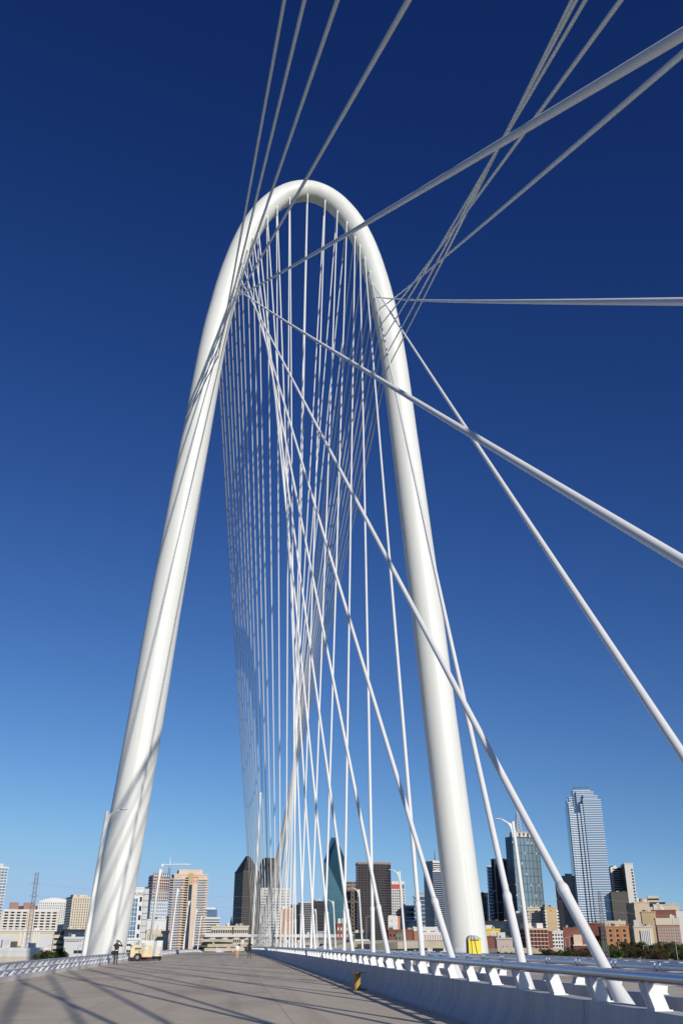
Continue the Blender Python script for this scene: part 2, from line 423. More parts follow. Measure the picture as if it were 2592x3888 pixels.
BRONZE = W('bronze_cladding', (.075,.055,.05)); BLACK = W('black_cladding', (.022,.024,.03)); CHAR = W('charcoal_granite', (.10,.088,.08))
OFFW = W('off_white_cladding', (.66,.63,.58)); PUREW = W('white_cladding', (.70,.69,.66)); BEIGE = W('beige_stone', (.62,.50,.37)); TAN = W('tan_stone', (.50,.36,.20))
PEACH = W('peach_stucco', (.64,.51,.39)); CREAM = W('cream_stone', (.62,.54,.41)); GREYC = W('grey_concrete', (.36,.34,.31)); BROWNG = W('brown_grey_concrete', (.15,.135,.115))
BRICK = W('red_brick', (.235,.085,.058), scale=.3, var=.15); BRICKO = W('orange_brick', (.43,.195,.085), scale=.3, var=.1); BRICKD = W('dark_red_brick', (.16,.05,.035), scale=.3, var=.15)
RUST = W('rust_formwork', (.28,.10,.06)); PINKB = W('pink_brown_stone', (.33,.20,.16)); YELL = W('yellow_paint', (.75,.55,.10)); SALM = W('salmon_brick', (.55,.25,.14))
DARKR = W('dark_roof', (.05,.05,.055)); LGREY = W('light_grey_panel', (.55,.55,.55)); SILV = mat('silver_spandrel', (.80,.82,.84), .35, .1)
def az(u, v): r = pray(u, v); return r.x/r.y, r.z/r.y
def frame(xl, xc, xr, yt, D, th, dep=None):
    """footprint from sight lines: near corner at distance D, front width, depth, height, heading"""
    tc_, zc = az(xc, yt); tr = az(xr, yt)[0]; tl = az(xl, yt)[0]; X = tc_*D
    if dep: th = math.degrees(math.asin(min(.6, max(0, xc-xl)*D/3826/dep)) - math.atan(tc_))
    c, s_ = math.cos(R(th)), math.sin(R(th))
    w = (tr*D-X)/(c-tr*s_)
    d = dep if dep else (X-tl*D)/max(.05, s_+tl*c)
    return Vector((CX+X, CY+D, GZ)), w, min(d, 120), CZ+zc*D-GZ, th
def facade(parent, w, d, z0, z1, core, band=None, n=0, frac=.35, pier=None, bf=0, bl=0, pw=.6, p=.35, x0=0, y0=0, name='wall', cap=True):
    """a block with projecting floor bands (each a piece) and piers (each a piece)"""
    o = MB().box(x0, x0+w, y0, y0+d, z0, z1).build(name, core, parent)
    h = z1-z0
    tgt = o
    if band and n:
        fh = h/n; me = MB().box(x0-p, x0+w+p, y0-p, y0+d+p, 0, fh*frac).mesh('floor_band', band)
        for i in range(n): inst('floor_band', me, tgt, (0,0,z0+fh*(i+1)-fh*frac))
    if bf and pier:
        me = MB().box(-pw/2, pw/2, -p*.75, .02, 0, h).mesh('pier', pier)
        for i in range(bf+1): inst('pier', me, tgt, (x0+w*i/bf, y0, z0))
    if bl and pier:
        me = MB().box(-p*.75, .02, -pw/2, pw/2, 0, h).mesh('pier', pier)
        for i in range(bl+1): inst('pier', me, tgt, (x0, y0+d*i/bl, z0))
    if cap: MB().box(x0-p-.15, x0+w+p+.15, y0-p-.15, y0+d+p+.15, z1-.2, z1+.9).build('roof', band or core, parent)
    return o
def windows(parent, w, h, nx, nz, ww, wh, z0=2., zt=2., x0=0., y=0., m=None, side=False, mx=None):
    fr = MB()
    if side: fr.box(-.06, .0, -ww/2, ww/2, -wh/2, wh/2)
    else: fr.box(-ww/2, ww/2, -.06, .0, -wh/2, wh/2)
    me = fr.mesh('window', m or GL_DARK)
    if mx is None: mx = w/nx/2
    for i in range(nx):
        for k in range(nz):
            q = x0+mx+(w-2*mx)*(i/(nx-1) if nx > 1 else .5); z = z0+(h-z0-zt)*((k+.5)/nz)
            inst('window', me, parent, (y-.0, q, z) if side else (q, y, z))
def bld(name, label, xl, xc, xr, yt, D, th, core, band=None, n=0, frac=.35, pier=None, bf=0, bl=0, pw=.6, p=.35, dep=None, cat='building', pent=None, cap=True):
    loc, w, d, h, th = frame(xl, xc, xr, yt, D, th, dep)
    o = tag(empty(name, loc, R(th)), label, cat)
    facade(o, w, d, 0, h, core, band, n, frac, pier, bf, bl, pw, p, cap=cap)
    rb = random.Random(int(xl*7+yt))
    for _ in range(rb.randint(2, 4) if cap and w > 8 else 0):       # plant and hatches on the roof
        qx = rb.uniform(.05,.8)*w; qy = rb.uniform(.1,.5)*d; MB().box(qx, qx+rb.uniform(1.5,min(6,w*.2)), qy, qy+rb.uniform(2,4), h+.85, h+.9+rb.uniform(.8,2.4)).build('roof_unit', rb.choice((LGREY, GREYC, OFFW, CHAR)), o)
    if pent:
        a, b, hh, mm = pent; MB().box(w*a, w*b, d*.25, d*.75, h+.5, h+hh).build('penthouse', mm, o)
    return o, w, d, h
def text_part(txt, size, m, parent, loc, rot=(math.pi/2,0,0), name='lettering', ext=.03):
    cu = bpy.data.curves.new('lettering', 'FONT'); cu.body = txt; cu.size = size; cu.extrude = ext; cu.align_x = 'CENTER'
    t = bpy.data.objects.new('tmp', cu); COL.objects.link(t); bpy.context.view_layer.update()
    me = bpy.data.meshes.new_from_object(t.evaluated_get(bpy.context.evaluated_depsgraph_get())); bpy.data.objects.remove(t)
    me.materials.clear(); me.materials.append(m); o = inst(name, me, parent, loc); o.rotation_euler = rot; return o

# --- left of the arch
bld('apartment_tower', 'pale glass apartment tower with white floor slabs cut by the left edge', -60,-40,33,3292,1000,24, GL_PALE, PUREW, 31, .28, PUREW, 6, 3, .4, dep=18, pent=(.15,.8,4,OFFW))
o, w, d, h = bld('condominium', 'white mid-rise condominium with stacked balconies behind the lattice mast', 14,16,222,3457,800,20, GL_DARK, PUREW, 19, .38, BEIGE, 9, 0, 1.8, .5, dep=22)
for a, b in ((.02,.16),(.28,.46)): MB().box(w*a+3, w*b+4, 2, 10, h+.9, h+6).build('penthouse', PINKB, o)
MB().box(w*.12, w*.62, 5, 16, h+.9, h+3.6).build('penthouse', BRICKD, o)
MB().box(w*.44, w*.56, -1.2, .3, 0, h+.3).build('stair_tower', BEIGE, o)
o, w, d, h = bld('arched_office', 'white office block with a shallow arched roofline left of the arch', 148,150,266,3424,950,16, GL_DARK, PUREW, 25, .42, PUREW, 16, 0, 1.1, .3, dep=20)
MB().prism([(0,h)]+[(w*i/12, h+.5+5.2*math.sin(math.pi*(.12+.76*i/12))-1.9) for i in range(13)]+[(w,h)], 0, 14, 'y').build('arched_roof', PUREW, o)
o, w, d, h = bld('condominium', 'cream condominium tower with dark balconied left side, left of the lamp', 255,279,341,3408,880,22, GL_DARK, CREAM, 25, .42, CREAM, 7, 0, 1.4, .35, pent=(.1,.95,2.6,CREAM))
o, w, d, h = bld('exhibition_hall', 'long low beige hall with grey louvred panels', -70,-50,204,3540,640,17, CREAM, dep=30)
for a, b in ((.02,.42),(.58,.68),(.80,.99)): MB().box(w*a, w*b, -.35, .05, 3.2, h-1.5).build('louvre_panel', LGREY, o)
for a in (.50,.56,.70,.74,.78): MB().box(w*a-.4, w*a+.4, -.8, .0, 0, h+.4).build('column', PUREW, o)
MB().box(-1, w+1, -1.2, 5, h+.9, h+1.7).build('eave', PUREW, o)
bld('office_block', 'dark navy glass low block at the foot of the left arch leg', 242,246,322,3533,760,18, GL_NAVY, BLACK, 4, .12, dep=25)
o, w, d, h = bld('parking_garage', 'pale grey low garage with dark open decks beside the left lamp', 244,247,322,3564,520,16, LGREY, dep=24)
for k in range(4): MB().box(w*.52, w*.97, -.15, .02, 1.5+k*2.9, 2.9+k*2.9).build('deck_opening', GL_DARK, o); MB().box(w*.04, w*.10, -.12, .02, 1.8+k*2.9, 2.6+k*2.9).build('deck_opening', GL_DARK, o)
MB().box(w*.05, w*.75, -.12, .02, h-1.3, h-.9).build('sign_band', CHAR, o); MB().box(w*.78, w*.84, -.13, .02, h-1.4, h-.7).build('sign_emblem', mat('sign_red', (.6,.04,.04), .5), o)
bld('freight_shed', 'long cream shed low beyond the left parapet', -40,-30,180,3611,300,14, CREAM, PUREW, 1, .12, CREAM, 12, 0, .35, .12, dep=8)
bld('corner_block', 'narrow cream apartment block between the hall and the dark glass block', 206,210,246,3541,780,18, CREAM, GL_DARK, 6, .4, CREAM, 4, 0, 1.5, .4, dep=15)

# --- between the left leg and the cables
o, w, d, h = bld('office_tower', 'white framed office tower with tall pale glass wall and roof lettering', 430,440,548,3372,780,19, PUREW, dep=24)
MB().box(w*.08, w*.82, -.25, .02, 4, h-7).build('curtain_wall', GL_BLUE, o)
for i in range(9): MB().box(w*(.08+.74*i/8)-.1, w*(.08+.74*i/8)+.1, -.4, -.2, 4, h-7).build('mullion', SILV, o)
for i in range(14): MB().box(w*.08, w*.82, -.36, -.22, 4+(h-11)*i/13-.12, 4+(h-11)*i/13+.12).build('transom', SILV, o)
for i in range(7): MB().box(w*.88, w*.96, -.12, .02, 5+i*(h-8)/7, 8.5+i*(h-8)/7).build('window', GL_DARK, o)
text_part('ERNST & YOUNG', 3.3, CHAR, o, (w*.46, -.08, h-5))
bld('office_tower', 'slim grey panelled tower edge beside the white lettered office', 546,549,568,3372,800,19, LGREY, CHAR, 12, .06, dep=18)
o, w, d, h = bld('unfinished_tower', 'tower under construction with rust formwork above a white glazed grid', 568,583,644,3322,1150,19, GL_PALE, PUREW, 24, .3, PUREW, 9, 4, .7, .3, cap=False)
hz = h*.69
for k in range(9): MB().box(-1, w+1, -1, d+1, hz+k*(h-hz)/9, hz+k*(h-hz)/9+.7).build('raw_slab', RUST if k > 3 else GREYC, o)
MB().box(.5, w-.5, .5, d-.5, hz, h-.5).build('core_wall', BROWNG, o)
me = MB().box(-.35,.35,-.9,-.2,0,h-hz+2.5).mesh('raw_column', RUST)
for i in range(9): inst('raw_column', me, o, (w*i/8, 0, hz))
o, w, d, h = bld('podium_block', 'plain white podium below the unfinished tower', 556,559,632,3494,1000,19, PUREW, dep=20)
MB().box(w*.1, w*.85, -.1, .02, h*.72, h*.77).build('vent_slot', GL_DARK, o)
# tower crane
p0 = at(645, 3284, 1180); cr_ = tag(empty('tower_crane', (p0.x, p0.y, GZ)), 'white tower crane standing over the unfinished tower', 'crane')
CRW = mat('crane_white', (.75,.77,.80), .5); H = p0.z-GZ
def lattice(w0, w1, hgt, nb, t, m, name, parent, loc=(0,0,0)):
    b = MB()
    def cn(z, k): q = w0+(w1-w0)*z/hgt; return ((-q/2, q/2, q/2, -q/2)[k], (-q/2, -q/2, q/2, q/2)[k], z)
    for k in range(4): b.tube([cn(0,k), cn(hgt,k)], t, 4, False)
    for i in range(nb):
        z0, z1 = hgt*i/nb, hgt*(i+1)/nb
        for k in range(4):
            j = (k+1) % 4; b.tube([cn(z0,k), cn(z1,j)], t*.7, 4, False); b.tube([cn(z0,j), cn(z1,k)], t*.7, 4, False)
    return b.build(name, m, parent, loc)
lattice(2.2, 2.2, H, 30, .2, mat('crane_blue', (.16,.25,.36), .5), 'mast', cr_)
b = MB(); b.tube([(0,0,H),(25,4,H+.6)], .5, 4); b.tube([(0,0,H+2.2),(24,4,H+1.6)], .25, 4)
for i in range(10): b.tube([(25*i/10,.4*i,H+.4),(25*(i+.5)/10,.4*i+.2,H+2.0)], .16, 4, False)
b.build('jib', CRW, cr_); b = MB(); b.tube([(0,0,H),(-8.5,-1,H+.4)], .6, 4); b.build('counter_jib', CRW, cr_)
MB().box(-9.5,-7,-1.6,.2,H-2,H+1).build('counterweight', CRW, cr_); b = MB(); b.tube([(0,0,H-1),(0,0,H+11)], [.9,.2], 4); b.build('tower_head', CRW, cr_)
# peach residential tower with H
o, w, d, h = bld('residential_tower', 'tall peach residential tower with a red H sign and balconies', 654,662,788,3321,850,17, PEACH, dep=24)
fl = 32; fh = (h-6)/fl
for (a, b_), m_ in (((.02,.24),GL_BLUE),((.46,.56),GL_NAVY),((.73,.93),GL_BLUE)):
    MB().box(w*a, w*b_, -.06, .02, 6, h-4).build('glazing', m_, o)
    me = MB().box(w*a-.1, w*b_+.1, -.45, .0, 0, fh*.42).mesh('floor_band', PEACH)
    if m_ is GL_BLUE:
        for i in range(fl): inst('floor_band', me, o, (0,0,6+fh*i))
me = MB().box(w*.24, w*.44, -1.9, -.02, 0, fh*.33).mesh('balcony', PEACH); mg = MB().box(w*.34, w*.44, -.09, .02, 0, fh*.6).mesh('balcony_opening', GL_DARK)
me2 = MB().box(w*.93, w+1.6, -1.6, 2.5, 0, fh*.3).mesh('balcony', PEACH); me3 = MB().box(-1.8, .3, .5, d*.8, 0, fh*.33).mesh('balcony', PEACH)
MB().box(-.08, .02, .3, d*.85, 6, h-4).build('glazing', GL_DARK, o)
for i in range(fl-1):
    inst('balcony', me, o, (0,0,6+fh*i)); inst('balcony_opening', mg, o, (0,0,6+fh*i+fh*.36)); inst('balcony', me2, o, (0,0,6+fh*i)); inst('balcony', me3, o, (0,0,6+fh*i))
MB().box(w*.14, w*.86, 2, d-2, h+.9, h+4.5).build('penthouse', PEACH, o)
MB().box(w*.44, w*.57, -.9, 0, h-8, h+1.5).build('crown_panel', TAN, o)
text_part('H', 5.2, mat('sign_red', (.6,.04,.04), .5), o, (w*.645, -.12, h-6.6), name='sign')
b = MB(); b.tube([(w*.645-2.2, -.2, h-2.2),(w*.645-1.1, -.2, h-1.7),(w*.645+1.1, -.2, h-1.7),(w*.645+2.2, -.2, h-2.2)], .32, 6); b.build('sign_arc', MC['sign_red'], o)
bld('office_block', 'sliver of tan building left of the peach tower', 634,637,655,3481,900,17, BEIGE, dep=12)
o, w, d, h = bld('apartment_block', 'low brown apartment block with balconies behind the trailer', 556,560,624,3537,560,16, BROWNG, CREAM, 5, .3, CREAM, 7, 0, 1.0, .3, dep=16)
bld('office_block', 'navy dark flat-roofed block right of the brown apartments', 616,619,641,3541,540,16, GL_NAVY, BLACK, 4, .1, dep=14)
o, w, d, h = bld('parking_garage', 'white garage with square openings right of the left arch leg', 474,476,532,3568,520,17, PUREW, dep=20)
windows(o, w*.3, h, 2, 5, 1.0, 1.0, 1.5, 1, 1.); MB().box(w*.42, w*.97, -.1, .02, h-4.2, h-2.6).build('deck_opening', GL_DARK, o); MB().box(w*.42, w*.7, -.1, .02, h-7.4, h-5.2).build('deck_opening', GREYC, o)
o, w, d, h = bld('office_block', 'white banded office stepping up behind the peach tower', 772,774,835,3486,1000,16, GL_DARK, PUREW, 17, .5, dep=20)
MB().box(w*.05, w*.82, 3, 16, h+.9, h+8).build('upper_block', GL_BLUE, o); MB().box(w*.05-.5, w*.82-2, 3, 16, h+8, h+10).build('upper_roof', PUREW, o)
for (x0, x1, nx, lab) in ((803,882,9,'cream office with rows of square windows left of the spire'), (887,944,8,'cream office with rows of square windows right of the spire')):
    o, w, d, h = bld('office_block', lab, x0-1, x0, x1, 3519, 800, 15, W('pale_cream_stone', (.60,.53,.42)), dep=18)
    windows(o, w, h, nx, 7, w/nx*.66, h/7*.56, 1, 1.6)
p0 = at(879, 3478, 900); sp_ = tag(empty('church_spire', (p0.x, p0.y, GZ)), 'slim dark church spire between the cream offices', 'spire')
h = p0.z-GZ; MB().box(-1.6,1.6,-1.6,1.6,0,h*.62).build('tower', CHAR, sp_); b = MB(); b.tube([(0,0,h*.62),(0,0,h)], [2.4,.06], 8, sm=False); b.build('steeple', BLACK, sp_)

# --- central towers
o, w, d, h = bld('skyscraper', 'dark brown skyscraper with a pyramid top left of the cables', 893,925,984,3308,1350,24, GL_DARK, CHAR, 40, .42, CHAR, 11, 8, 1.0, .3)
b = MB(); zt = h+21; c1, c2 = w*.18, d*.18
b.add([(0,0,h),(w,0,h),(w,d,h),(0,d,h),(c1,c2,h+9),(w-c1,c2,h+9),(w-c1,d-c2,h+9),(c1,d-c2,h+9),(w*.42,d*.42,zt),(w*.58,d*.42,zt),(w*.58,d*.58,zt),(w*.42,d*.58,zt)],
      [(0,1,5,4),(1,2,6,5),(2,3,7,6),(3,0,4,7),(4,5,9,8),(5,6,10,9),(6,7,11,10),(7,4,8,11),(8,9,10,11)]); b.build('pyramid_roof', BLACK, o)
MB().box(w*.47, w*.53, -.5, .1, 0, h+9).build('center_pier', CHAR, o)
o, w, d, h = bld('skyscraper', 'dark glass skyscraper with rounded vaulted top behind the cables', 986,1022,1060,3292,1500,22, GL_NAVY, CHAR, 36, .3, CHAR, 6, 4, .8, .3)
MB().prism([(d*.5*(1-math.cos(math.pi*i/14)), h+.8+14*math.sin(math.pi*i/14)) for i in range(15)], 0, w, 'x', sm=True).build('vaulted_roof', CHAR, o)
o, w, d, h = bld('office_tower', 'white and black banded office slab seen through the cables', 990,993,1098,3374,1200,14, GL_DARK, OFFW, 24, .46, OFFW, 14, 0, 1.2, .3, dep=22)
MB().box(w*.35, w+.4, -.2, 5, h-6, h+1.2).build('mechanical_floor', BLACK, o)
bld('residential_tower', 'slim salmon brick residential tower behind the cables', 1068,1071,1110,3452,900,17, SALM, CREAM, 26, .18, SALM, 3, 0, 2.2, .5, dep=16, pent=(.1,.5,2.5,PUREW))
bld('office_tower', 'plain charcoal office block left of the dark grid slab', 1094,1098,1140,3437,1300,18, BLACK, GL_DARK, 16, .3, dep=24)
o, w, d, h = bld('office_tower', 'dark grid fronted slab just left of the teal prism tower', 1133,1140,1184,3428,1150,17, GL_DARK, LGREY, 30, .16, CHAR, 9, 4, .5, .3, dep=24)
bld('office_tower', 'black slab rising between the grid slab and the teal prism tower', 1182,1187,1236,3423,1180,17, BLACK, CHAR, 17, .12, dep=22)
# teal prism tower (faceted)
D = 1250
LB, FL, FR, RS, T0, T1 = at(1229,3270,D+26), at(1248,3287,D), at(1309,3420,D+4), at(1307,3255,D+34), at(1257,3180,D+30), at(1276,3180,D+30)
pt = tag(empty('prism_tower', (FL.x, FL.y, GZ)), 'faceted teal glass tower with slanted pointed crown', 'skyscraper')
def lp(v, z=None): return Vector((v.x-FL.x, v.y-FL.y, (v.z-GZ) if z is None else z))
vs = [lp(LB,0), lp(FL,0), lp(FR,0), lp(RS,0), lp(LB), lp(FL), lp(FR), lp(RS), lp(T0), lp(T1)]
for nm, fs, mm in (('left_wall', [(0,1,5,4)], GL_TEALD), ('front_wall', [(1,2,6,5)], GL_TEAL), ('slanted_facet', [(5,6,7),(5,7,9)], GL_TEALM), ('upper_left_facet', [(4,5,9,8)], GL_TEALD), ('right_wall', [(2,3,7,6)], GL_TEALM), ('back_wall', [(3,0,4,8,9,7)], GL_TEALD)):  # one glass: light and shade of each facet painted by tone
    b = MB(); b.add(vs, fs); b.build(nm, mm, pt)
hh = vs[5].z; 
for i in range(1, 30): 
    z = vs[6].z*i/29; q = MB(); q.add([vs[1]+Vector((0,-.12,z-.15)), vs[2]+Vector((0,-.12,z-.15)), vs[2]+Vector((0,-.12,z+.15)), vs[1]+Vector((0,-.12,z+.15)), vs[1]+Vector((0,.02,z-.15)), vs[2]+Vector((0,.02,z-.15)), vs[2]+Vector((0,.02,z+.15)), vs[1]+Vector((0,.02,z+.15))], [(0,1,2,3),(0,4,5,1),(3,2,6,7)]); q.build('transom', GL_TEALD, pt)
bld('office_tower', 'brown flat-topped tower behind the dark lattice mast', 1312,1316,1358,3351,1400,16, PINKB, BRONZE, 20, .3, dep=24)
# bronze tower with rounded corner
loc, w, d, h, th = frame(1350,1357,1487,3280,1300,13,30)
o = tag(empty('skyscraper', loc, R(th)), 'broad bronze-black tower with one rounded corner and horizontal fins', 'skyscraper')
rr = 15; poly = [(0,0)]+[(w-rr+rr*math.sin(math.pi/2*i/8), rr-rr*math.cos(math.pi/2*i/8)) for i in range(9)]+[(w,d),(0,d)]
MB().prism(poly, 0, h, 'z').build('wall', GL_DARK, o)
me = MB().prism([(x*1.01-.35, y*1.01-.35) for x, y in poly], 0, h/36*.45, 'z').mesh('floor_band', BRONZE)
for i in range(36): inst('floor_band', me, o, (0,0,h/36*(i+.55)))
me = MB().box(-.55,.55,-.9,.1,0,h).mesh('pier', BRONZE)
for i in range(8): inst('pier', me, o, (w*.62*i/7, 0, 0))
MB().prism([(x*1.012-.5, y*1.012-.5) for x, y in poly], h-.3, h+2.2, 'z').build('roof', PINKB, o)
o, w, d, h = bld('office_tower', 'white topped tower with red roof panel and dark lower glass', 1480,1486,1534,3348,1500,15, GL_NAVY, PUREW, 8, .3, PUREW, 6, 0, 1.0, .3, dep=24)
MB().box(-.5, w+.5, -.6, 2, h*.55, h*.9).build('white_grid', OFFW, o); windows(o, w, h*.9, 6, 9, w/6*.5, h*.022, h*.56, 1, 0, -.62)
MB().box(0, w*.75, -.9, 1, h*.90, h*.965).build('roof_panel', mat('roof_red', (.5,.08,.06), .6), o)
bld('office_tower', 'small white banded office below the sky gap right of the bronze tower', 1532,1536,1573,3440,1500,16, GL_NAVY, OFFW, 9, .25, dep=22)
bld('office_tower', 'grey-blue glass office left of the navy tower', 1568,1571,1615,3402,1450,16, GL_BLUE, LGREY, 14, .2, dep=22, pent=(.3,.9,5,GREYC))
o, w, d, h = bld('skyscraper', 'navy glass tower with white banded upper corner left of the right leg', 1606,1640,1684,3270,1350,19, GL_NAVY, SILV, 46, .16, None, p=.3)
MB().box(w*.02, w, -.8, 3, h*.80, h+.6).build('upper_corner', OFFW, o); me = MB().box(w*.02-.2, w+.2, -1.05, 0, 0, 1.2).mesh('dark_band', GL_DARK)
for i in range(8): inst('dark_band', me, o, (0,0,h*.81+i*h*.023))
b = MB(); b.tube([(w*.35,4,h+1),(w*.35,4,h+17)], [.9,.12], 6); b.build('antenna', CHAR, o)
bld('skyscraper', 'slightly lower navy tower in front, beside the right arch leg', 1640,1643,1716,3310,1250,17, GL_NAVY, SILV, 40, .14, dep=24, p=.25)

# --- right of the right leg
bld('office_tower', 'dark blue stepped office peeking out right of the arch leg', 1812,1818,1850,3392,1500,16, GL_NAVY, BLACK, 16, .2, dep=22)
o, w, d, h = bld('office_tower', 'blue banded tower with salmon corner strip left of the black slab', 1845,1848,1880,3290,1450,16, GL_BLUE, SILV, 26, .2, dep=22)
MB().box(w*.55, w*.88, -.8, .1, 0, h*.76).build('corner_strip', SALM, o); windows(o, w*.3, h*.76, 1, 14, 3.6, 3.2, 2, 1, w*.57, -.82)
bld('skyscraper', 'plain black slab tower left of the glass tower with the spire', 1862,1874,1932,3262,1380,17, BLACK, GL_NAVY, 3, .03, GL_NAVY, 5, 0, .3, .2)
# glass tower with spire
o, w, d, h = bld('skyscraper', 'grey-teal glass tower with gridded face and white lattice spire', 1917,1943,2042,3178,1250,17, mat('grey_teal_glass', (.25,.345,.385), .2, .4, var=.1, scale=.04), mat('dark_mullion', (.05,.075,.09), .4), 15, .06, MC['dark_mullion'], 7, 2, .8, .25)
MB().box(-.1, .02, .2, d-.2, 0, h-1).build('shade_tinted_glazing', GL_TEALD, o)  # deeper teal sheet paints the shade on the left face
dia = MB().add([(-1.2,-.3,0),(0,-.3,-2.6),(1.2,-.3,0),(0,-.3,2.6)], [(0,1,2,3)]).add([(-1.2,-.3,0),(0,-.1,-2.6),(1.2,-.1,0),(0,-.1,2.6)], [(3,2,1,0)]).mesh('lattice_light', SILV)
for i in range(7):
    for k in range(11):
        if (i+k) % 5 == 0 or (i-k) % 6 == 0: 
            q = inst('lattice_light', dia, o, (w*i/7, 0, h*(k+.5)/11)); q.scale = (.6,1,.6)
for i in range(6): MB().box(w*(.05+.16*i), w*(.13+.16*i), 3, 9, h+.8, h+6.5).build('roof_unit', OFFW, o)
MB().box(w*.25, w*.85, 8, 16, h+.8, h+9).build('roof_house', GREYC, o)
lattice(6.5, 2.0, 24, 6, .35, PUREW, 'spire', o, (w*.42, 10, h+9)); b = MB(); b.tube([(w*.42,10,h+30),(w*.42,10,h+44)], [.5,.1], 6); b.build('spire_tip', PUREW, o)
bld('office_block', 'dark podium glass block under the spired tower', 1936,1940,2006,3470,1150,16, BLACK, GL_NAVY, 4, .2, dep=20)
bld('office_block', 'sliver of tan tower behind the leaning cable', 1905,1908,1932,3365,1330,16, PEACH, dep=14)
o, w, d, h = bld('hotel', 'cream hotel slab with window grid left of the tan wall tower', 1997,2000,2053,3448,950,14, CREAM, None, 0, dep=18)
windows(o, w, h, 9, 24, w/9*.5, h/24*.5, 1, 2); 
for k in range(12): MB().box(-.6, .8, -.6, d*.5, h-2-k*h/14, h-1.2-k*h/14).build('balcony', PUREW, o)
o, w, d, h = bld('hotel', 'tan blank-walled hotel tower with small roof sign and stepped balconies', 2050,2066,2112,3446,930,20, TAN)
MB().box(-.15,.02,.2,d,2,h-1).build('shade_dark_glazing', GL_DARK, o); me = MB().box(w*.86, w+1.0, -.7, 3, 0, h/17*.45).mesh('balcony', PUREW); me_b = MB().box(-.9, w*.08, -.7, 3, 0, h/17*.45).mesh('balcony', PUREW)  # dark glass sheet paints the hotel's left face as shaded
for k in range(16): inst('balcony', me, o, (0,0,2+k*h/17)); inst('balcony', me_b, o, (0,0,2+k*h/17))
text_part('CROWNE PLAZA', 1.5, OFFW, o, (w*.48, -.06, h-5)); MB().box(w*.42, w*.54, -.08, .02, h-3.2, h-2).build('sign_emblem', MC['sign_red'], o)
bld('office_tower', 'dark tower flank left of the concrete grid tower', 2104,2108,2150,3338,1450,17, BLACK, GL_DARK, 4, .1, dep=20, pent=(.3,.6,5,PUREW))
o, w, d, h = bld('office_tower', 'grey concrete tower with deep window grid left of the tall banded tower', 2128,2138,2200,3328,1300,17, GL_DARK, GREYC, 38, .45, GREYC, 9, 4, 1.3, .5, pent=(.2,.9,4,GREYC))
MB().box(-.4, w+.4, -.7, 3, h*.87, h).build('crown_wall', GREYC, o)
# tall banded tower with stepped crown
D = 1220; loc, w, d, h, th = frame(2140,2153,2278,3034,D,0,40)
bo = tag(empty('skyscraper', loc, R(th)), 'tallest tower: blue glass with bright silver bands and a stepped crown', 'skyscraper')
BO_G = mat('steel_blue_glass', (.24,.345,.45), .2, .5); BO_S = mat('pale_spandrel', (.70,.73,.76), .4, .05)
def sect(x0, x1, y0, top, p=.22, fr=.30):
    z1 = h*top; s_ = MB().box(w*x0, w*x1, y0, d, 0, z1).build('tower_section', BO_G, bo)
    fh = 2.85; n = int(z1/fh); me = MB().box(w*x0-p, w*x1+p, y0-p, d, 0, fh*fr).mesh('floor_band', BO_S)
    for i in range(n): inst('floor_band', me, s_, (0,0,fh*(i+1)-fh*fr))
sect(.46, 1.0, 0, 1.0); sect(.50, .93, 5, 1.032, .2)
sect(.30, .84, 10, 1.058, .2); sect(.22, .76, 14, 1.082, .2)
for x0, x1, y0, tp in ((.005,.085,1.5,.985),(.085,.175,3.5,.955),(.175,.265,6.,.91),(.265,.365,3.5,.91),(.365,.455,1.5,.965)): sect(x0+.008, x1-.008, y0, tp, .18, .45)
sect(.08,.24, 16, 1.035,.2); sect(.02,.2,18,1.012,.2)
MB().box(-.6, .0, 2.2, d-2, 0, h*.965).build('painted_shade_flank', GL_NAVY, bo)  # navy sheet: shade of the left flank put into colour
MB().box(w*.24, w*.74, 15, d-3, h*1.082, h*1.088).build('roof', CHAR, bo)
for q in (.3,.45,.68): b = MB(); b.tube([(w*q,20,h*1.085),(w*q,20,h*1.085+5)], .15, 5); b.build('antenna', CHAR, bo)
o, w, d, h = bld('office_tower', 'white framed tower with black window bands right of the tallest tower', 2303,2318,2362,3294,1350,18, GL_DARK, OFFW, 38, .46, OFFW, 1, 0, 3.5, .4)
o, w, d, h = bld('office_tower', 'blank white slab tower with a lower stepped shoulder', 2352,2368,2400,3280,1320,18, OFFW, dep=40)
windows(o, w, h, 1, 16, 2.4, 2.4, h*.4, 6, w*.3); MB().box(w, w+9, 2, 30, 0, h*.62).build('shoulder', OFFW, o); MB().box(-.3,.02,.2,39,0,h-1).build('painted_shade_flank', BROWNG, o)  # brown-grey sheet paints shade over the white left flank
o, w, d, h = bld('office_tower', 'brown-grey office with mottled window grid below the tall banded tower', 2312,2318,2378,3389,1200,15, BROWNG, CHAR, 30, .4, CHAR, 9, 0, .8, .3, dep=24)
bld('office_block', 'black block standing in for shade below the white slab tower', 2374,2378,2404,3432,1150,16, BLACK, GL_DARK, 8, .3, dep=20)  # black cladding carries the shade in its colour
o, w, d, h = bld('office_block', 'beige blank block with curved roof vault near the right edge', 2396,2402,2462,3428,1200,16, BEIGE, dep=24)
MB().prism([(9*(1-math.cos(math.pi*i/10)), h+.5+5*math.sin(math.pi*i/10)) for i in range(11)], w*.45, w*.9, 'x', sm=True).build('roof_vault', BEIGE, o)
o, w, d, h = bld('courthouse', 'stepped cream civic building near the right edge', 2452,2456,2522,3428,1300,14, CREAM, GL_DARK, 4, .3, dep=26)
MB().box(w*.05, w*.70, 4, 20, h+.9, h+9).build('upper_tier', CREAM, o); MB().box(w*.5, w*1.5, 3, 22, 0, h-4).build('side_wing', CREAM, o)
windows(o, w*.65, h+8, 9, 1, 1.6, 2.2, h+2, 1, w*.05, 3.98)
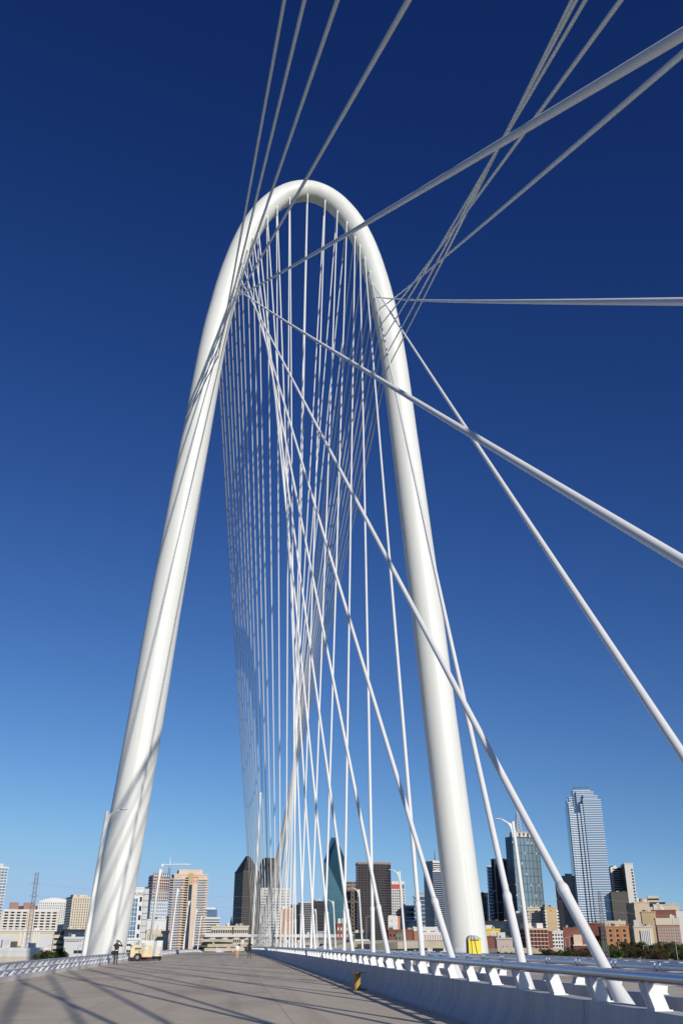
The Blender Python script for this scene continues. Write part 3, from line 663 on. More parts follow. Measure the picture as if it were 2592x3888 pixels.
bld('office_block', 'broad pale block behind the red brick warehouse, right edge', 2474,2478,2575,3436,1250,12, BEIGE, dep=26)
o, w, d, h = bld('office_block', 'white columned block cut by the right edge', 2556,2562,2640,3462,1100,12, GL_DARK, PUREW, 1, .12, PUREW, 12, 0, 2.0, .6, dep=24)
o, w, d, h = bld('warehouse', 'large red brick warehouse with white roof emblem at right', 2466,2472,2563,3458,1050,13, BRICK, dep=40)
b = MB(); b.tube([(w*.78,-.05,h-5),(w*.78,-.12,h-5)], 1.4, 12); b.build('emblem', OFFW, o)
for a in (.1,.35): MB().box(w*a, w*(a+.14), 2, 10, h+.9, h+6).build('roof_sign', OFFW, o)
o, w, d, h = bld('hotel', 'pale brick hotel with cornice and six window rows at right', 2482,2488,2574,3490,900,13, PINKB, dep=26)
MB().box(-.6, w+.6, -.7, 3, h-5, h+1).build('cornice', CREAM, o); windows(o, w, h-6, 10, 11, w/10*.5, h/11*.5, 1, 1, m=mat('pale_window', (.42,.38,.35), .4))
MB().box(-.2, w+.2, -.3, 1, 0, 4).build('base_course', CREAM, o)
bld('office_block', 'tan blank wall block between the orange and brick buildings', 2428,2432,2486,3464,1000,18, TAN, dep=24)
o, w, d, h = bld('office_block', 'pale block with tall white fins in front of the tan wall', 2398,2403,2476,3520,880,13, CREAM, dep=24)
me = MB().box(-.5,.5,-.9,.05,0,h-3).mesh('fin', PUREW)
for i in range(6): MB().box(w*(.32+.09*i)-.9, w*(.32+.09*i)+.9, -.05, .02, 3, h-3).build('window', GL_DARK, o); inst('fin', me, o, (w*(.365+.09*i), 0, 0))
MB().box(w*.05, w*.3, 3, 12, h+.9, h+6).build('roof_unit', LGREY, o)
bld('office_block', 'blank blocky tan building behind the orange brick block', 2258,2266,2372,3500,950,15, TAN, CREAM, 2, .14, dep=30)
o, w, d, h = bld('warehouse', 'orange brick block with three columns of windows in front of the tall tower', 2268,2296,2384,3520,820,18, BRICKO, dep=34)
for q in (.2,.5,.8): windows(o, 0, h, 1, 7, 2.2, 2.2, 1, 1.0, w*q, m=GL_DARK)
MB().box(-.08,.02,.5,33.5,0,h-1).build('painted_shade_side', BRICKD, o)  # darker brick colour paints the shade on this side
for q in (.35,.65): MB().box(w*q-.3, w*q+.3, -.3, .02, 0, h-.5).build('pilaster', BRICKO, o)
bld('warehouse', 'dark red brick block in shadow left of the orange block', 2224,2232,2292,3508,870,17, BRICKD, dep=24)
o, w, d, h = bld('warehouse', 'low dark brick warehouse crossed by the leaning cable', 2128,2135,2215,3526,850,18, BRICK, dep=26)
MB().box(w*.4, w*1.1, -6, 0, 0, h*.5).build('annex', BRICKD, o); MB().box(w*.4-.4, w*1.1, -6.4, 0, h*.5, h*.5+.7).build('annex_roof', PUREW, o); MB().box(w*.45, w*.85, -3, 0, h*.5, h*.82).build('upper_annex', BEIGE, o)
o, w, d, h = bld('parking_garage', 'white garage with square openings right of the brick frame block', 2086,2092,2134,3538,800,14, PUREW, dep=22)
windows(o, w, h, 4, 8, w/4*.6, h/8*.5, 1, 1)
o, w, d, h = bld('parking_garage', 'brick frame block with five open decks behind the right lamp', 1968,1994,2074,3528,760,16, GL_DARK, mat('pale_slab', (.55,.40,.32), .8), 9, .18, BRICK, 6, 3, 1.6, .6)
for a in (.05,.6): MB().box(w*a, w*(a+.3), 2, 9, h+.9, h+4.5).build('roof_unit', OFFW, o)
bld('warehouse', 'narrow brick link between the frame block and the white garage', 2070,2074,2094,3540,790,14, BRICK, dep=18)
o, w, d, h = bld('warehouse', 'yellow painted warehouse with a red and white mural right of the arch leg', 1838,1844,1896,3530,900,12, YELL, dep=20)
MB().box(w*.36, w*.66, -.1, .02, h*.1, h*.97).build('mural_panel', OFFW, o)
for k in range(3): MB().box(w*.36, w*.66, -.16, -.08, h*(.45+.14*k), h*(.50+.14*k)).build('mural_stripe', MC['sign_red'], o)
MB().box(0, w*.5, 4, 10, h+1, h+4).build('roof_frame', OFFW, o)
bld('warehouse', 'red-brown sheds below the yellow warehouse', 1842,1846,1900,3558,820,12, BRICK, dep=18)
o, w, d, h = bld('warehouse', 'plain mauve-grey block with two pairs of slit windows', 1876,1884,1944,3566,620,12, W('mauve_stucco', (.50,.41,.36)), dep=18)
windows(o, w, h, 2, 2, .9, 2.0, 3, 2, mx=w*.38); MB().box(w*.1, w*.6, 4, 9, h+.9, h+4).build('roof_unit', LGREY, o)
# --- low buildings seen below the cables
o, w, d, h = bld('brewery', 'red brick works with white roof tanks in front of the teal tower', 1272,1278,1324,3510,900,14, BRICK, dep=18)
for a in (.1,.42,.74): b = MB(); b.tube([(w*a+1.2,4,h+.8),(w*a+1.2,4,h+5)], 1.5, 12); b.build('roof_tank', PUREW, o)
windows(o, w, h, 4, 5, w/4*.4, h/5*.4, 2, 1, m=PUREW)
o, w, d, h = bld('warehouse', 'long red brick building with green sign gantry in front, right of centre', 1468,1474,1570,3533,850,12, BRICK, dep=24)
windows(o, w*.3, h, 2, 4, 1.6, 2, 2, 1, 0); MB().box(w*.3, w*.34, -.5, .02, 0, h).build('pilaster', BRICKD, o); MB().box(w*.62, w*.66, -.5, .02, 0, h).build('pilaster', BRICKD, o)
bld('apartment_block', 'white chequered apartment block right of the bronze tower', 1474,1477,1504,3479,1050,14, GL_DARK, PUREW, 7, .5, PUREW, 4, 0, 2.6, .5, dep=16)
bld('apartment_block', 'salmon block attached to the white chequered one', 1502,1505,1518,3482,1052,14, SALM, dep=14)
o, w, d, h = bld('warehouse', 'orange walled hall with dark windows left of the right arch leg', 1566,1570,1658,3524,800,12, BRICKO, PUREW, 1, .08, dep=26)
bld('apartment_block', 'small orange and white framed apartments below the orange hall', 1604,1608,1692,3544,700,12, SALM, PUREW, 4, .2, PUREW, 9, 0, 1.0, .4, dep=14)
p0 = at(1556, 3492, 1150); dm = tag(empty('arena', (p0.x, p0.y, GZ)), 'low dark domed arena roof in front of the glass towers', 'arena')
b = MB(); b.ell((0,0,p0.z-GZ-9), (17,17,9), 20, 10); b.build('dome', GL_NAVY, dm); b = MB(); b.tube([(0,0,0),(0,0,p0.z-GZ-9)], 16.6, 24); b.build('drum', CHAR, dm)
bld('warehouse', 'low white sheds along the foot of the bronze tower', 1340,1343,1400,3547,700,10, PUREW, GL_DARK, 2, .3, dep=12)
bld('warehouse', 'low dark brick row between the teal and bronze towers', 1322,1326,1374,3553,720,10, BRICKD, PUREW, 2, .2, dep=12)
bld('apartment_block', 'low dark row of roofs behind the thin cables', 1112,1116,1275,3552,800,10, BROWNG, LGREY, 3, .2, dep=14)
bld('apartment_block', 'low dark blocks below the black slab towers right of the leg', 1826,1832,1990,3500,1100,14, GL_NAVY, BLACK, 5, .3, dep=30)
bld('apartment_block', 'low dark shadowed blocks between the hotel and the brick warehouse', 2108,2112,2140,3470,980,14, BLACK, GL_DARK, 7, .3, dep=20)

# ------------------------------------------------------------------ viaducts and highways
VIA = W('viaduct_concrete', (.46,.40,.30), var=.15, scale=.2); VIAW = W('white_viaduct_concrete', (.66,.64,.60))
def viaduct(label, pts, width, thick, m, ncol, name='viaduct'):
    P = [at(*p) for p in pts]; o = tag(empty(name, (P[0].x, P[0].y, GZ)), label, 'viaduct')
    b = MB(); vs = []; fs = []
    for i, q in enumerate(P):
        t = (P[min(i+1,len(P)-1)]-P[max(i-1,0)]); n = Vector((-t.y, t.x, 0)).normalized()*width/2
        for sgn, dz in ((-1,0),(1,0),(1,-thick),(-1,-thick)): vs.append((q.x+n.x*sgn-P[0].x, q.y+n.y*sgn-P[0].y, q.z+dz-GZ))
    for i in range(len(P)-1):
        for k in range(4): fs.append((i*4+k, i*4+(k+1) % 4, (i+1)*4+(k+1) % 4, (i+1)*4+k))
    fs += [(0,1,2,3), tuple(len(vs)-4+k for k in (3,2,1,0))]
    b.add(vs, fs); b.build('girder', m, o)
    # parapet wall on the near edge
    b = MB(); vs2 = []
    for i in range(len(P)):
        a = Vector(vs[i*4]); c = Vector(vs[i*4+1]); q = a if a.y < c.y else c; dn = (c-a).normalized()*.25*(1 if q is a else -1)
        vs2 += [q, q+dn, q+dn+Vector((0,0,.55)), q+Vector((0,0,.55))]
    b.add(vs2, fs); b.build('parapet_wall', m, o)
    for i in range(ncol):
        f = (i+.5)/ncol*(len(P)-1); k = int(f); q = P[k].lerp(P[min(k+1,len(P)-1)], f-k)
        hh = q.z-thick-GZ
        if hh > 1: MB().box(-.9,.9,-.8,.8,0,hh).build('column', m, o, (q.x-P[0].x, q.y-P[0].y, 0)); MB().box(-2.2,2.2,-1.1,1.1,hh-1.2,hh).build('pier_cap', m, o, (q.x-P[0].x, q.y-P[0].y, 0))
    return o
viaduct('thin white elevated roadway crossing below the dark pyramid tower', [(762,3551,620),(900,3551,640),(1030,3551,660),(1156,3554,680)], 8, 1.0, VIAW, 9)
viaduct('cream viaduct low behind the two walkers', [(770,3589,480),(900,3588,490),(1030,3585,500),(1190,3582,520)], 9, .8, VIA, 8)
viaduct('low cream viaduct behind the thin cables, nearer the river', [(760,3605,430),(960,3604,440),(1120,3600,450),(1300,3595,470)], 9, .7, VIA, 9)
viaduct('curving cream ramp climbing in front of the red brick works', [(1215,3608,430),(1260,3592,440),(1320,3578,460),(1370,3576,480),(1420,3590,500),(1470,3598,520)], 8, 2.0, VIA, 6)
viaduct('cream flyover in front of the long brick building', [(1345,3590,470),(1430,3589,450),(1520,3582,440),(1600,3578,440),(1690,3580,440)], 8, 2.2, VIA, 6)
viaduct('dark shaded elevated freeway beyond the flyover', [(1050,3571,760),(1250,3572,740),(1450,3573,720),(1700,3573,700)], 14, 2.0, GREYC, 9)
viaduct('cream ramp low to the right of the right arch leg', [(1858,3601,420),(1930,3603,430),(2010,3606,450),(2110,3604,470)], 8, 1.6, VIA, 4)
viaduct('white railed deck below the parking garage, left of the white truck', [(764,3570,560),(830,3570,560),(885,3572,560)], 10, .8, VIA, 3)
# overhead green highway signs
for i, (u, v) in enumerate(((1509,3551),(1523,3551))):
    q = at(u, v, 560); o = tag(empty('highway_sign', (q.x, q.y, GZ)), '%s of the two green overhead highway signs' % ('left' if i == 0 else 'right'), 'sign', 'green highway signs')
    MB().box(-.9,.9,-.08,.08,q.z-GZ-.9,q.z-GZ+.9).build('panel', mat('sign_green', (.02,.22,.13), .5), o); b = MB(); b.tube([(0,.2,0),(0,.2,q.z-GZ+.9)], .14, 8); b.build('post', GREYC, o)

# ------------------------------------------------------------------ lattice masts, poles, wires
def mast(name, label, u, vt, D, w0, w1, m, arms=(), nb=26, t=.11):
    q = at(u, vt, D); o = tag(empty(name, (q.x, q.y, GZ)), label, 'pylon'); h = q.z-GZ
    lattice(w0, w1, h, nb, t, m, 'lattice', o)
    for z, L in arms: b = MB(); b.tube([(-L,0,h-z),(L,0,h-z)], t*1.2, 5); b.tube([(-L,0,h-z),(0,0,h-z+1.2),(L,0,h-z)], t*.8, 4, False); b.build('crossarm', m, o)
    return o, q
STEEL = mat('weathered_steel', (.30,.30,.31), .6, .3)
mL, qL = mast('transmission_mast', 'tall grey lattice mast in front of the white condominium', 142.5, 3312, 420, 1.5, 1.25, STEEL, ((4.5,1.9),(9.2,2.0),(14,2.0)), 24, .055)
mast('transmission_mast', 'tan lattice mast left of the bronze tower', 1338, 3346, 560, 1.9, 1.6, mat('tan_steel', (.38,.31,.22), .6), ((5,3),(11,3)), 22, .11)
mR, qR = mast('transmission_mast', 'thin grey lattice pylon with crossarms before the tall banded tower', 2272, 3383, 420, 2.6, .8, STEEL, ((1,1.9),(3.5,2.4),(8,3.2),(13,3.6)), 22, .07)
qM = at(1338, 3346, 560)
WIRE = mat('wire', (.45,.47,.5), .5, .4)
def wire(a, b_, sag, label):
    pts = [a.lerp(b_, i/14)-Vector((0,0,sag*4*(i/14)*(1-i/14))) for i in range(15)]
    o = MB().tube([p-pts[0] for p in pts], .028, 5).build('power_line', WIRE, None, pts[0]); tag(o, label, 'power line', 'power lines between the masts')
for k, z in enumerate((4.5,9.2,14)):
    wire(qL-Vector((-1.8,0,z)), qM-Vector((1,0,5+5*k)), 4, '%s power line from the left lattice mast to the tan mast' % ('top','middle','lowest')[k])
    wire(qM-Vector((-1,0,5+5*k)), qR-Vector((1,0,3.5+4.5*k)), 3, '%s power line from the tan mast to the thin right pylon' % ('top','middle','lowest')[k])
    wire(qL-Vector((1.8,0,z)), qL-Vector((120,60,z+5)), 3, '%s power line leaving the left lattice mast to the left' % ('top','middle','lowest')[k])
    wire(qR-Vector((-1,0,3.5+4.5*k)), qR-Vector((-160,30,6+4.5*k)), 3, '%s power line leaving the thin right pylon to the right' % ('top','middle','lowest')[k])
q = at(989, 3018, 470); o = tag(empty('light_mast', (q.x, q.y, GZ)), 'tall plain white high-mast light pole beyond the cables', 'light mast')
b = MB(); b.tube([(-1.6,0,0),(0,0,q.z-GZ)], [.75,.42], 12); b.build('pole', WHITE, o); b = MB(); b.tube([(0,0,q.z-GZ),(0,0,q.z-GZ+1)], [.6,.6], 12); b.build('cap', WHITE, o)
POLE = mat('pole_grey', (.40,.40,.41), .5, .3)
for i, (u, vt, D, lab) in enumerate(((2142,3560,500,'left of the leaning cable'),(2158,3556,520,'beside the brick annex'),(2455,3575,480,'before the pale finned block'),(2440,3590,500,'among the trees'),(2548,3480,420,'before the pale brick hotel'),(2345,3575,520,'at the corner of the orange block'),(1898,3600,300,'beside the cream ramp'),(2000,3600,300,'right of the white lamp'),(22,3590,400,'beyond the left parapet'),(185,3588,380,'right of the lattice mast'),(298,3590,420,'before the grey garage'),(1390,3480,500,'before the bronze tower'))):
    q = at(u, vt, D); o = tag(empty('utility_pole', (q.x, q.y, GZ)), 'thin grey utility pole ' + lab, 'pole'); h = q.z-GZ
    b = MB(); b.tube([(0,0,0),(0,0,h)], [.16,.10], 8); b.build('shaft', POLE, o); b = MB(); b.tube([(0,0,h-.1),(1.5,0,h+.15)], .07, 6); b.build('arm', POLE, o); MB().box(1.3,2.0,-.12,.12,h+.08,h+.22).build('lamp_head', POLE, o)

# ------------------------------------------------------------------ trees and shrubs
def leaf_mat(name, col):
    return mat(name, col, .7, var=.45, scale=.7, spec=.2)
LEAF = [leaf_mat('dark_green_leaves', (.045,.062,.02)), leaf_mat('olive_leaves', (.075,.08,.022)), leaf_mat('mid_green_leaves', (.06,.095,.022)), leaf_mat('rust_leaves', (.085,.055,.028)), leaf_mat('brown_green_leaves', (.065,.055,.025))]
BARK = mat('bark', (.08,.06,.045), .9)
def crown_mesh(seed, m, n=1900, rx=1., rz=1., lobes=10):
    rnd = random.Random(seed); b = MB()
    L = [(rnd.uniform(-.55,.55), rnd.uniform(-.55,.55), rnd.uniform(-.45,.6), rnd.uniform(.32,.55)) for _ in range(lobes)]
    for _ in range(n):
        cx, cy, cz, r = rnd.choice(L); th = rnd.uniform(0, 2*math.pi); ph = math.acos(rnd.uniform(-1,1)); q = r*rnd.uniform(.55,1.08)
        c = Vector((cx+q*math.sin(ph)*math.cos(th), cy+q*math.sin(ph)*math.sin(th), cz+q*math.cos(ph)))
        c.x *= rx; c.y *= rx; c.z *= rz
        s_ = rnd.uniform(.055,.115); u = Vector((rnd.gauss(0,1), rnd.gauss(0,1), rnd.gauss(0,1))).normalized(); v = u.cross(Vector((rnd.gauss(0,1), rnd.gauss(0,1), rnd.gauss(0,1)))).normalized(); 
        b.add([c-u*s_, c-v*s_*.6, c+u*s_, c+v*s_*.6], [(0,1,2,3)])
    return b.mesh('crown', m)
CROWN = [crown_mesh(10+i, LEAF[i % 5], rx=1.0+.12*(i % 3), rz=.9+.1*(i % 2)) for i in range(10)]
tb = MB(); tb.tube([(0,0,0),(.05,.02,.5),(0,0,1.0)], [.09,.06,.03], 8); tb.tube([(.04,.02,.45),(.35,.1,.85)], [.045,.015], 6); tb.tube([(.03,.0,.55),(-.3,-.15,.95)], [.04,.015], 6); tb.tube([(.02,.0,.6),(.05,.3,1.0)], [.035,.012], 6); TRUNK = tb.mesh('trunk', BARK)
LC = ['dark green','olive','leafy green','rust coloured','brownish']
def tree(u, vt, D, wpx, k, label, name='tree'):
    q = at(u, vt, D); r = wpx/2/3826*D*1.0; h = q.z-GZ
    o = tag(empty(name, (q.x, q.y, GZ), random.uniform(0,6)), label, 'tree', 'trees beyond the bridge')
    c = inst('crown', CROWN[k], o, (0,0,h-r*.95)); c.scale = (r*1.05, r*1.05, r)
    t = inst('trunk', TRUNK, o); t.scale = (r*.6, r*.6, max(1, h-r*.7))
    return o
rt_ = random.Random(3)
spots = []
refs = ['left of the leaning cable foot','right of the leaning cable foot','below the orange brick block','below the pale finned block','below the pale brick hotel','near the right edge']
for (ua, ub, va, vb, Da, Db, wa, wb, st) in ((1990,2280,3592,3606,520,640,34,54,.5),(2270,2610,3566,3588,560,680,40,66,.42),(2060,2610,3598,3612,400,480,34,56,.42),(2400,2610,3584,3600,480,540,40,60,.6)):
    u = ua
    while u < ub:
        wpx = rt_.uniform(wa, wb); spots.append((u, rt_.uniform(va, vb), rt_.uniform(Da, Db), wpx)); u += wpx*st
cnt = {}
for (u, vt, D, wpx) in spots:
    k = rt_.randrange(10)
    zone = refs[0] if u < 2190 else refs[1] if u < 2290 else refs[2] if u < 2390 else refs[3] if u < 2470 else refs[4] if u < 2560 else refs[5]
    row = 'tall' if vt < 3590 else 'low'
    key = (LC[k % 5], zone, row); cnt[key] = cnt.get(key, 0)+1
    tree(u, vt, D, wpx, k, '%s %s %s tree %s' % (ORD[cnt[key]], row, LC[k % 5], zone))
for j, (u, vt, D, wpx, k, lab) in enumerate(((158,3606,260,52,1,'olive shrub just right of the lattice mast foot'),(195,3598,270,60,2,'bright green shrub beyond the left parapet'),(228,3600,280,50,6,'second olive shrub beyond the left parapet'),(248,3614,300,40,3,'rust shrub before the grey garage'),
        (60,3594,520,44,0,'dark green hedge tree left of the lattice mast'),(95,3592,520,48,5,'dark hedge tree behind the lattice mast'),(20,3594,520,46,4,'brownish hedge tree at the left edge'),(1905,3610,330,46,0,'dark green shrub below the cream ramp'),(1950,3612,330,44,5,'second dark shrub below the cream ramp'),(790,3562,570,50,2,'green planting on the railed deck'),(835,3563,575,46,7,'second green planting on the railed deck'),(870,3610,330,24,8,'small rust bush at the far end of the road'))):
    tree(u, vt, D, wpx, k, lab, 'shrub' if 'shrub' in lab or 'bush' in lab else 'tree')
# low river-bank scrub, one continuous mass
rnd = random.Random(5); b = MB()
for _ in range(9000):
    u_ = rnd.uniform(1840, 2640) if rnd.random() < .75 else rnd.uniform(-40, 330); D = rnd.uniform(330, 420); q = at(u_, 3620, D)
    c = Vector((q.x, q.y, GZ+rnd.uniform(.2, 4.5)*(.6+.4*math.sin(u_*.03)))); s_ = rnd.uniform(.35,.8)
    uu = Vector((rnd.gauss(0,1), rnd.gauss(0,1), rnd.gauss(0,1))).normalized(); v = uu.cross(Vector((rnd.gauss(0,1), rnd.gauss(0,1), rnd.gauss(0,1)))).normalized()
    b.add([c-uu*s_, c-v*s_*.6, c+uu*s_, c+v*s_*.6], [(0,1,2,3)])
tag(b.build('scrub', LEAF[4]), 'low brownish scrub along the river bank', 'scrub', kind='stuff')

# ------------------------------------------------------------------ things on the road
BLK = mat('black_rubber', (.02,.02,.02), .8); TYRE = BLK
# air compressor trailer
CB = mat('compressor_beige', (.72,.58,.33), .5, var=.05, scale=2); CBR = mat('red_trim', (.35,.06,.03), .5)
cx0 = at(535, 3646, 101.5); cz0 = deckz(cx0.y)
co = tag(empty('compressor_trailer', (cx0.x, cx0.y, cz0), R(4)), 'beige towable air compressor with one black wheel near the left parapet', 'compressor')
b = MB(); b.prism([(-1.05,.38),(-.72,.38),(-.66,.58),(-.55,.72),(-.10,.72),(.02,.58),(.10,.40),(1.05,.40),(1.05,1.0),(.95,1.38),(.8,1.42),(-.85,1.40),(-1.0,1.25)], -.75, .75, 'y'); b.build('body', CB, co)
b = MB(); b.box(-1.06,1.1,-.77,.77,.32,.39); b.build('chassis', CBR, co)
b = MB(); b.tube([(-.33,-.80,.35),(-.33,-.56,.35)], .34, 24); wh = b.build('wheel', TYRE, co); b = MB(); b.tube([(-.33,-.82,.35),(-.33,-.79,.35)], .17, 16); b.build('rim', mat('rim_steel', (.25,.25,.25), .5, .5), wh)
b = MB(); b.tube([(-.33,.80,.35),(-.33,.56,.35)], .34, 24); b.build('wheel', TYRE, co)
MB().box(-.65,-.05,-.765,-.745,1.10,1.20).build('name_plate', BLK, co); MB().box(.0,.62,-.765,-.745,1.02,1.28).build('sticker', PUREW, co); MB().box(-.65,-.12,-.765,-.745,.98,1.04).build('louvre', BLK, co); MB().box(-.25,-.14,-.765,-.745,.78,.90).build('latch', BLK, co)
MB().box(.72,.95,-.765,-.745,.62,1.33).build('end_door', mat('compressor_beige_dark', (.60,.50,.32), .5), co)
b = MB(); b.tube([(1.05,0,.36),(1.9,-.1,.36)], .05, 8); b.tube([(1.8,-.1,.36),(1.8,-.1,.0)], .04, 8); b.build('tow_bar', BLK, co)
b = MB(); b.tube([(.1,-.3,1.42),(.1,-.3,1.62)], .16, 14); b.build('air_filter', PUREW, co)
# white generator behind
g0 = at(565, 3643, 104.5); go = tag(empty('generator', (g0.x, g0.y, deckz(g0.y)), R(3)), 'white boxy generator with a small lettered sign behind the beige compressor', 'generator')
MB().box(-1.35,1.30,-.6,.9,.42,1.85).build('housing', mat('generator_white', (.74,.72,.68), .5, var=.04, scale=1), go)
MB().box(-1.3,1.25,-.55,.85,.10,.42).build('skid', BLK, go)
for q in (-.55,.1,.72): MB().box(q-.012,q+.012,-.612,-.59,.5,1.82).build('panel_seam', LGREY, go)
MB().box(-1.62,-.98,-.70,-.64,1.40,1.80).build('sign_board', PUREW, go); text_part('CAT', .30, BLK, go, (-1.30,-.705,1.49), ext=.006)
MB().box(.74,1.18,-.612,-.59,.55,.68).build('yellow_label', YELL, go); MB().box(.78,1.2,-.612,-.59,.78,1.12).build('access_panel', OFFW, go); MB().box(.80,1.18,-.612,-.59,1.18,1.26).build('stencil_band', LGREY, go)
# portable toilet
t0 = at(1800, 3640, 86); to = tag(empty('portable_toilet', (t0.x, t0.y, deckz(t0.y)), R(-3)), 'yellow portable toilet with grey vaulted roof beside the right arch leg', 'portable toilet')
TY = mat('toilet_yellow', (.80,.62,.03), .45, var=.03, scale=2); TG = mat('toilet_grey', (.45,.46,.48), .5)
MB().box(-.55,.55,-.55,.55,.12,1.92).build('cabin', TY, to); MB().box(-.58,.58,-.58,.58,0,.12).build('base', BLK, to)
MB().box(-.42,.42,-.575,-.55,.2,1.78).build('door', mat('toilet_yellow_door', (.84,.68,.05), .45), to)
for i in range(4): MB().box(-.40+.2*i, -.25+.2*i, -.582,-.574,1.80,1.88).build('vent', BLK, to)
MB().box(-.575,-.55,-.50,.50,.2,1.85).build('painted_shade_panel', mat('toilet_shade_side', (.10,.085,.06), .6), to)  # near-black sheet paints shade on the side turned from the sun
MB().prism([(-.58,1.92),(.58,1.92),(.42,2.10),(.15,2.22),(-.25,2.22),(-.45,2.12)], -.58, .58, 'y').build('roof', TG, to)
b = MB(); b.tube([(-.3,-.62,2.24),(-.28,-.62,1.6),(-.26,-.62,.1)], .018, 6); b.tube([(-.1,-.62,2.22),(.05,-.63,1.5),(.28,-.63,.1)], .018, 6); b.build('strap', BLK, to)
# crowd barrier
f0 = at(1750, 3614, 99); fo = tag(empty('crowd_barrier', (f0.x, f0.y, deckz(f0.y)), R(8)), 'white crowd barrier left of the yellow portable toilet', 'barrier')
b = MB(); b.tube([(-.55,0,.1),(-.55,0,1.1),(.55,0,1.1),(.55,0,.1)], .028, 8); b.tube([(-.55,0,.3),(.55,0,.3)], .022, 8); b.build('frame', PUREW, fo)
me = MB().tube([(0,0,.3),(0,0,1.1)], .012, 6).mesh('bar', PUREW)
for i in range(9): inst('bar', me, fo, (-.44+.11*i,0,0))
for q in (-.45,.45): MB().box(q-.03,q+.03,-.25,.25,0,.1).build('foot', PUREW, fo)
# cable reel
s0 = Vector((-1.67, -71.0, 0)); ro = tag(empty('cable_reel', (s0.x, s0.y, deckz(s0.y)), 0), 'rusty yellow steel cable reel standing by the near median barrier', 'cable reel')
RST = mat('reel_rust', (.16,.07,.03), .7, var=.3, scale=6); RYL = mat('reel_yellow', (.50,.30,.06), .55, var=.2, scale=5)
b = MB(); b.tube([(0,0,0),(0,0,.022)], .36, 32); b.build('flange', RST, ro); b = MB(); b.tube([(0,0,.55),(0,0,.572)], .36, 32); b.build('flange', RST, ro)
b = MB(); b.tube([(0,0,.022),(0,0,.55)], .125, 24); b.build('drum', RYL, ro); b = MB(); b.tube([(0,0,.572),(0,0,.582)], .06, 16); b.build('hub', RST, ro)
# white truck, rubble and blocks at the far end of the road
y_ = 300; q = at(836, 3606, 405); tr_ = tag(empty('truck', (q.x, q.y, deckz(q.y)), R(-20)), 'small white work truck parked at the far end of the road', 'truck')
MB().box(-1.0,1.0,-1.9,.3,.9,2.6).build('box_body', PUREW, tr_); MB().prism([(.3,.6),(1.9,.6),(1.9,1.2),(1.3,1.9),(.3,1.9)], -.95, .95, 'x').build('cab', PUREW, tr_); MB().box(-.8,.8,1.5,1.62,1.25,1.75).build('windscreen', GL_DARK, tr_); MB().box(-.9,.9,-1.9,1.9,.5,.8).build('chassis', BLK, tr_)
for sx in (-.85,.85):
    for sy in (-1.2,1.2): b = MB(); b.tube([(sx-.12,sy,.4),(sx+.12,sy,.4)], .4, 14); b.build('wheel', BLK, tr_)
q = at(800, 3612, 405); b = MB(); rnd = random.Random(2)
for i in range(14):
    for k in range(7):
        pass
hp = [[(i-6)*.6, (k-3)*.5, max(0, 1.5*(1-((i-6)/6.2)**2-((k-3)/3.2)**2)+rnd.uniform(-.2,.25))] for i in range(13) for k in range(7)]
b.add(hp, [(i*7+k, (i+1)*7+k, (i+1)*7+k+1, i*7+k+1) for i in range(12) for k in range(6)])
tag(b.build('rubble_pile', W('rubble_earth', (.16,.09,.05), var=.4, scale=1.5), None, (q.x, q.y, deckz(q.y)-.1)), 'heap of brown rubble at the far left end of the road', 'rubble')
for i, (u, lab) in enumerate(((866,'left'),(885,'right'))):
    q = at(u, 3613, 400); o = tag(empty('concrete_block', (q.x, q.y, deckz(q.y))), 'pale concrete block, %s of two at the far end of the road' % lab, 'block', 'blocks at the road end')
    MB().prism([(-.45,0),(.45,0),(.28,.3),(.2,1.0),(-.2,1.0),(-.28,.3)], -1.0, 1.0, 'x').build('body', CREAM, o); b = MB(); b.tube([(-.5,0,1.0),(-.5,0,1.12),(.5,0,1.12),(.5,0,1.0)], .03, 6); b.build('lifting_loop', BOLT, o)

